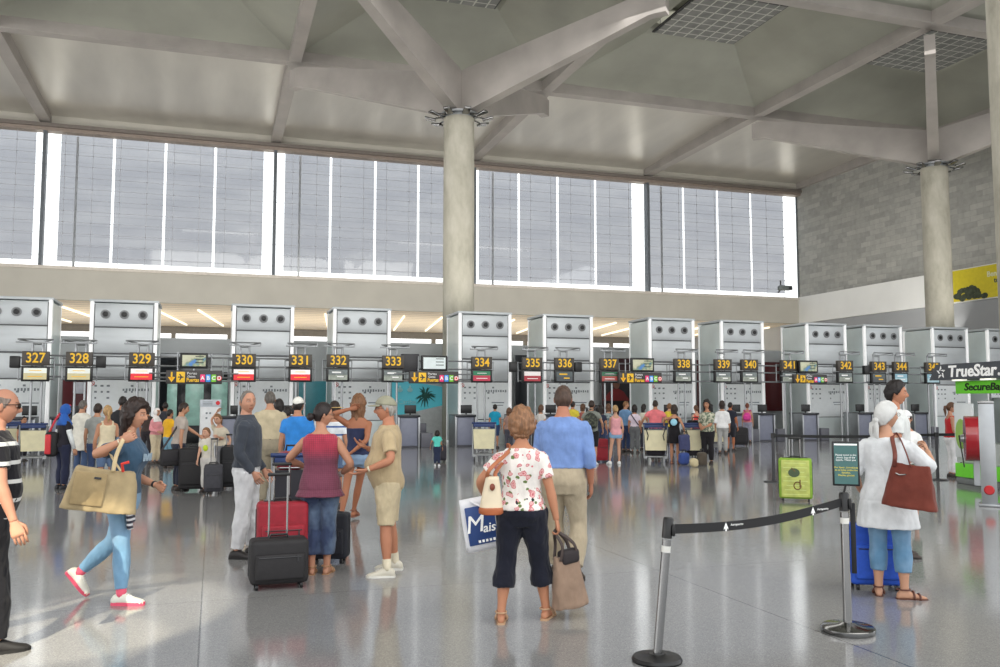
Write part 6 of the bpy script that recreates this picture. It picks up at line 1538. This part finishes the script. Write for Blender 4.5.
# film roll and its silver mast stand in front
cr = atD(973, 438.5, 15.6); t = thing('film_roll', cr, sight(cr) + R(4), 'big dark red roll of wrapping film on the kiosk', 'film roll')
mb = MB(); n_ = 48
mb.tube([(-.135, 0, 0), (.135, 0, 0)], .40, n_); mb.build('red_film', plain('red_film', (150, 22, 34), .25, 0, .08, coat=.5), t, 'auto')
mb = MB(); mb.tube([(.145, 0, 0), (.18, 0, 0)], [.415, .415], n_); mb.build('cream_flange', plain('cream_flange', (206, 200, 180), .5), t)
mb = MB(); mb.tube([(-.2, 0, 0), (-.145, 0, 0)], [.06, .08], 20); mb.build('hub', M_GREYSTEEL, t)
mb = MB(); mb.b2((.0, .10, -cr.z + .12), (.10, .2, -.1)); mb.tube([(.05, .15, -.1), (.05, .05, 0)], .04, 10); mb.build('bracket', M_GREYSTEEL, t)
pm = at_floor(990, 506); t = thing('machine_mast', pm, sight(pm), 'tall silver mast with a round red button in front of the red film roll', 'machine mast')
mb = MB(); mb.rbox((0, 0, .80), (.22, .16, 1.6), .012); mb.build('mast_body', M_GREYSTEEL, t)
mb = MB(); mb.rbox((0, 0, 1.61), (.225, .165, .05), .01); mb.build('mast_cap', M_STEEL, t)
mb = MB(); mb.tube([(0.0, -.08, .25), (0, -.1, .25)], [.075, .06], 20); mb.build('red_button', plain('red_button', (186, 30, 36), .35), t)
mb = MB(); mb.rbox((0, 0, .02), (.3, .3, .04), .01); mb.build('mast_base', M_GREYSTEEL, t)

# ------------------------------------------------------------------ other fixtures
p = at_floor(209, 462); t = thing('check_in_kiosk', p, sight(p) + R(4), 'slim white self-service kiosk behind the black luggage at left', 'kiosk')
mb = MB(); mb.rbox((0, 0, .75), (.52, .22, 1.5), .02); kb = mb.build('cabinet', plain('kiosk_white', (214, 216, 218), .4), t)
mb = MB(); mb.rbox((0, -.02, 1.56), (.54, .2, .20), .02); mb.build('head_panel', plain('kiosk_head', (190, 196, 204), .4), t)
mb = MB(); mb.lathe([(.055, -.005), (.055, .005)], n=20); mb.v = [(q[0] + .18, -.122 + q[2], q[1] + 1.57) for q in mb.v]; mb.build('red_emblem', plain('red_emblem', (206, 34, 44), .5), t)
mb = MB()
for i in range(3): mb.box((-.08, -.123, 1.60 - .04 * i), (.24, .006, .016))
for i in range(4): mb.box((-.1 + .09 * (i % 3), -.113, 1.3 - .13 * (i // 2)), (.05, .006, .05))
mb.build('printed_text', M_ICON, t)
# yellow banner on the right-hand parapet
b0 = atX(951, 274, XR - .40); b1_ = atX(951, 303, XR - .40); Yb = b0.y; w_ = 7.5
t = thing('yellow_banner', (XR - .37, Yb, 0), R(-90), 'yellow banner with photo and lettering on the right-hand parapet', 'banner')
zt, zb3 = ZS + .02, ZB + .05
mb = MB(); mb.b2((0, -.03, zb3), (w_, .0, zt)); bn = mb.build('banner_sheet', plain('yellow_banner', (214, 196, 30), .55, 0, .06), t)
mb = MB(); rr = random.Random(9)
for i in range(26):
    x = rr.uniform(.3, 2.5); mb.blob((x, -.036, zb3 + .12 + rr.random() * .7 * (1 - abs(x - 1.2) / 2)), (.22, .008, .16), 8, 5)
mb.build('dark_photo', plain('banner_photo', (64, 72, 52), .7, 0, .4, 5), bn)
mb = MB(); lettering(mb, 'Benalmádena', .42, (3.6, -.04, zb3 + 1.3), bold=.01); mb.prism([(3.5, -.036, zb3 + .05), (4.4, -.036, zb3 + .05), (4.15, -.036, zb3 + .45), (3.95, -.036, zb3 + .68), (3.75, -.036, zb3 + .45)], (0, .01, 0)); mb.build('pale_print', plain('banner_pale', (226, 226, 190), .6), bn)
mb = MB(); lettering(mb, 'teleférico', .40, (3.7, -.04, zb3 + .92), bold=.01); mb.tube([(5.2, -.036, zb3 + .2), (5.25, -.036, zb3 + .7), (5.15, -.036, zb3 + 1.0), (5.35, -.036, zb3 + 1.05)], .05, 6); mb.build('dark_print', plain('banner_dark', (70, 80, 60), .6), bn)
# floodlight bracket at the corner of the glazing
p = atY(785, 288, YW - .5); t = thing('floodlight', p, 0, 'small grey floodlight on the sill at the right end of the windows', 'floodlight')
mb = MB(); mb.rbox((0, 0, 0), (1.0, .5, .34), .08, 3); mb.build('lamp_body', plain('lamp_grey', (118, 124, 124), .5), t)
mb = MB(); mb.cyl((-.3, .1, .1), (-.3, .1, .55), .05, 10); mb.cyl((-.3, .1, -.1), (-.3, .4, -.3), .06, 10); mb.build('bracket', M_DARK, t)
mb = MB(); mb.rbox((.3, -.2, -.05), (.3, .2, .2), .03); mb.build('lens_hood', M_DARK, t)
# ------------------------------------------------------------------ light
W = bpy.data.worlds.new('sky'); SC.world = W; W.use_nodes = True; wt = W.node_tree; wt.nodes.clear()
bg = wt.nodes.new('ShaderNodeBackground'); wo = wt.nodes.new('ShaderNodeOutputWorld'); wt.links.new(bg.outputs[0], wo.inputs[0])
tcn = wt.nodes.new('ShaderNodeTexCoord'); sp = wt.nodes.new('ShaderNodeSeparateXYZ'); wt.links.new(tcn.outputs['Generated'], sp.inputs[0])
rp = wt.nodes.new('ShaderNodeValToRGB'); wt.links.new(sp.outputs['Z'], rp.inputs[0]); rp.color_ramp.elements[0].color = (1, .985, .96, 1); rp.color_ramp.elements[1].color = (.86, .93, 1, 1); rp.color_ramp.elements[1].position = .6
wt.links.new(rp.outputs[0], bg.inputs['Color']); bg.inputs['Strength'].default_value = 2.4
def area(loc, rot, sx, sy, e, c=(1, 1, 1)):
    ld = bpy.data.lights.new('hall_fill_light', 'AREA'); ld.shape = 'RECTANGLE'; ld.size = sx; ld.size_y = sy; ld.energy = e; ld.color = c
    o = bpy.data.objects.new('hall_fill_light', ld); COL.objects.link(o); o.location = loc; o.rotation_euler = rot; return o
area((8, 2, 15.5), (R(52), 0, 0), 30, 14, 3300, (1, .98, .94))  # added fill under the roof, tilted to brighten towers and partition
area((14, 27, 16.7), (R(-8), 0, 0), 34, 5, 1100, (1, .98, .94))  # added overhead fill, not a roof fitting
area((16, 31.9, 5.3), (PI, 0, 0), 52, 2.2, 1300, (1, .97, .9))       # uplighters along the tower roofs
area((16, 62, 2.5), (PI, 0, 0), 60, 8, 2600, (1, .95, .86))          # added upward fill, brightens the slatted ceiling beyond
area((4, -6, 3.0), (PI, 0, 0), 40, 6, 2000, (1, .98, .94))  # added fill behind the camera, aimed up to lift the ceiling
area((14, 40, 5.0), (R(125), 0, 0), 54, 3, 1900, (1, .97, .92))      # added fill behind the towers, brightens the window wall band
def spot(loc, to, e, size, blend=.35, r=.05, c=(1, .9, .68)):
    ld = bpy.data.lights.new('sun_shaft', 'SPOT'); ld.energy = e; ld.spot_size = R(size); ld.spot_blend = blend; ld.shadow_soft_size = r; ld.color = c
    o = bpy.data.objects.new('sun_shaft', ld); COL.objects.link(o); o.location = loc; o.rotation_euler = (Vector(to) - Vector(loc)).to_track_quat('-Z', 'Y').to_euler()
spot((-8, -8, 13), ground(110, 618), 30000, 4.6)
spot((-8, -8, 13), ground(66, 650), 24000, 3.2)
spot((-10, -2, 12), ground(142, 584), 12000, 2.2)
area((-32, 16, 9), (0, R(-90), 0), 12, 30, 2600, (1, .99, .97))  # added side fill from the left for the tower flanks
SC.view_settings.view_transform = 'Standard'; SC.view_settings.look = 'None'; SC.view_settings.exposure = -0.12
SC.cycles.max_bounces = 8; SC.cycles.use_denoising = True
SC.cycles.transparent_max_bounces = 12; SC.cycles.caustics_reflective = False; SC.cycles.caustics_refractive = False
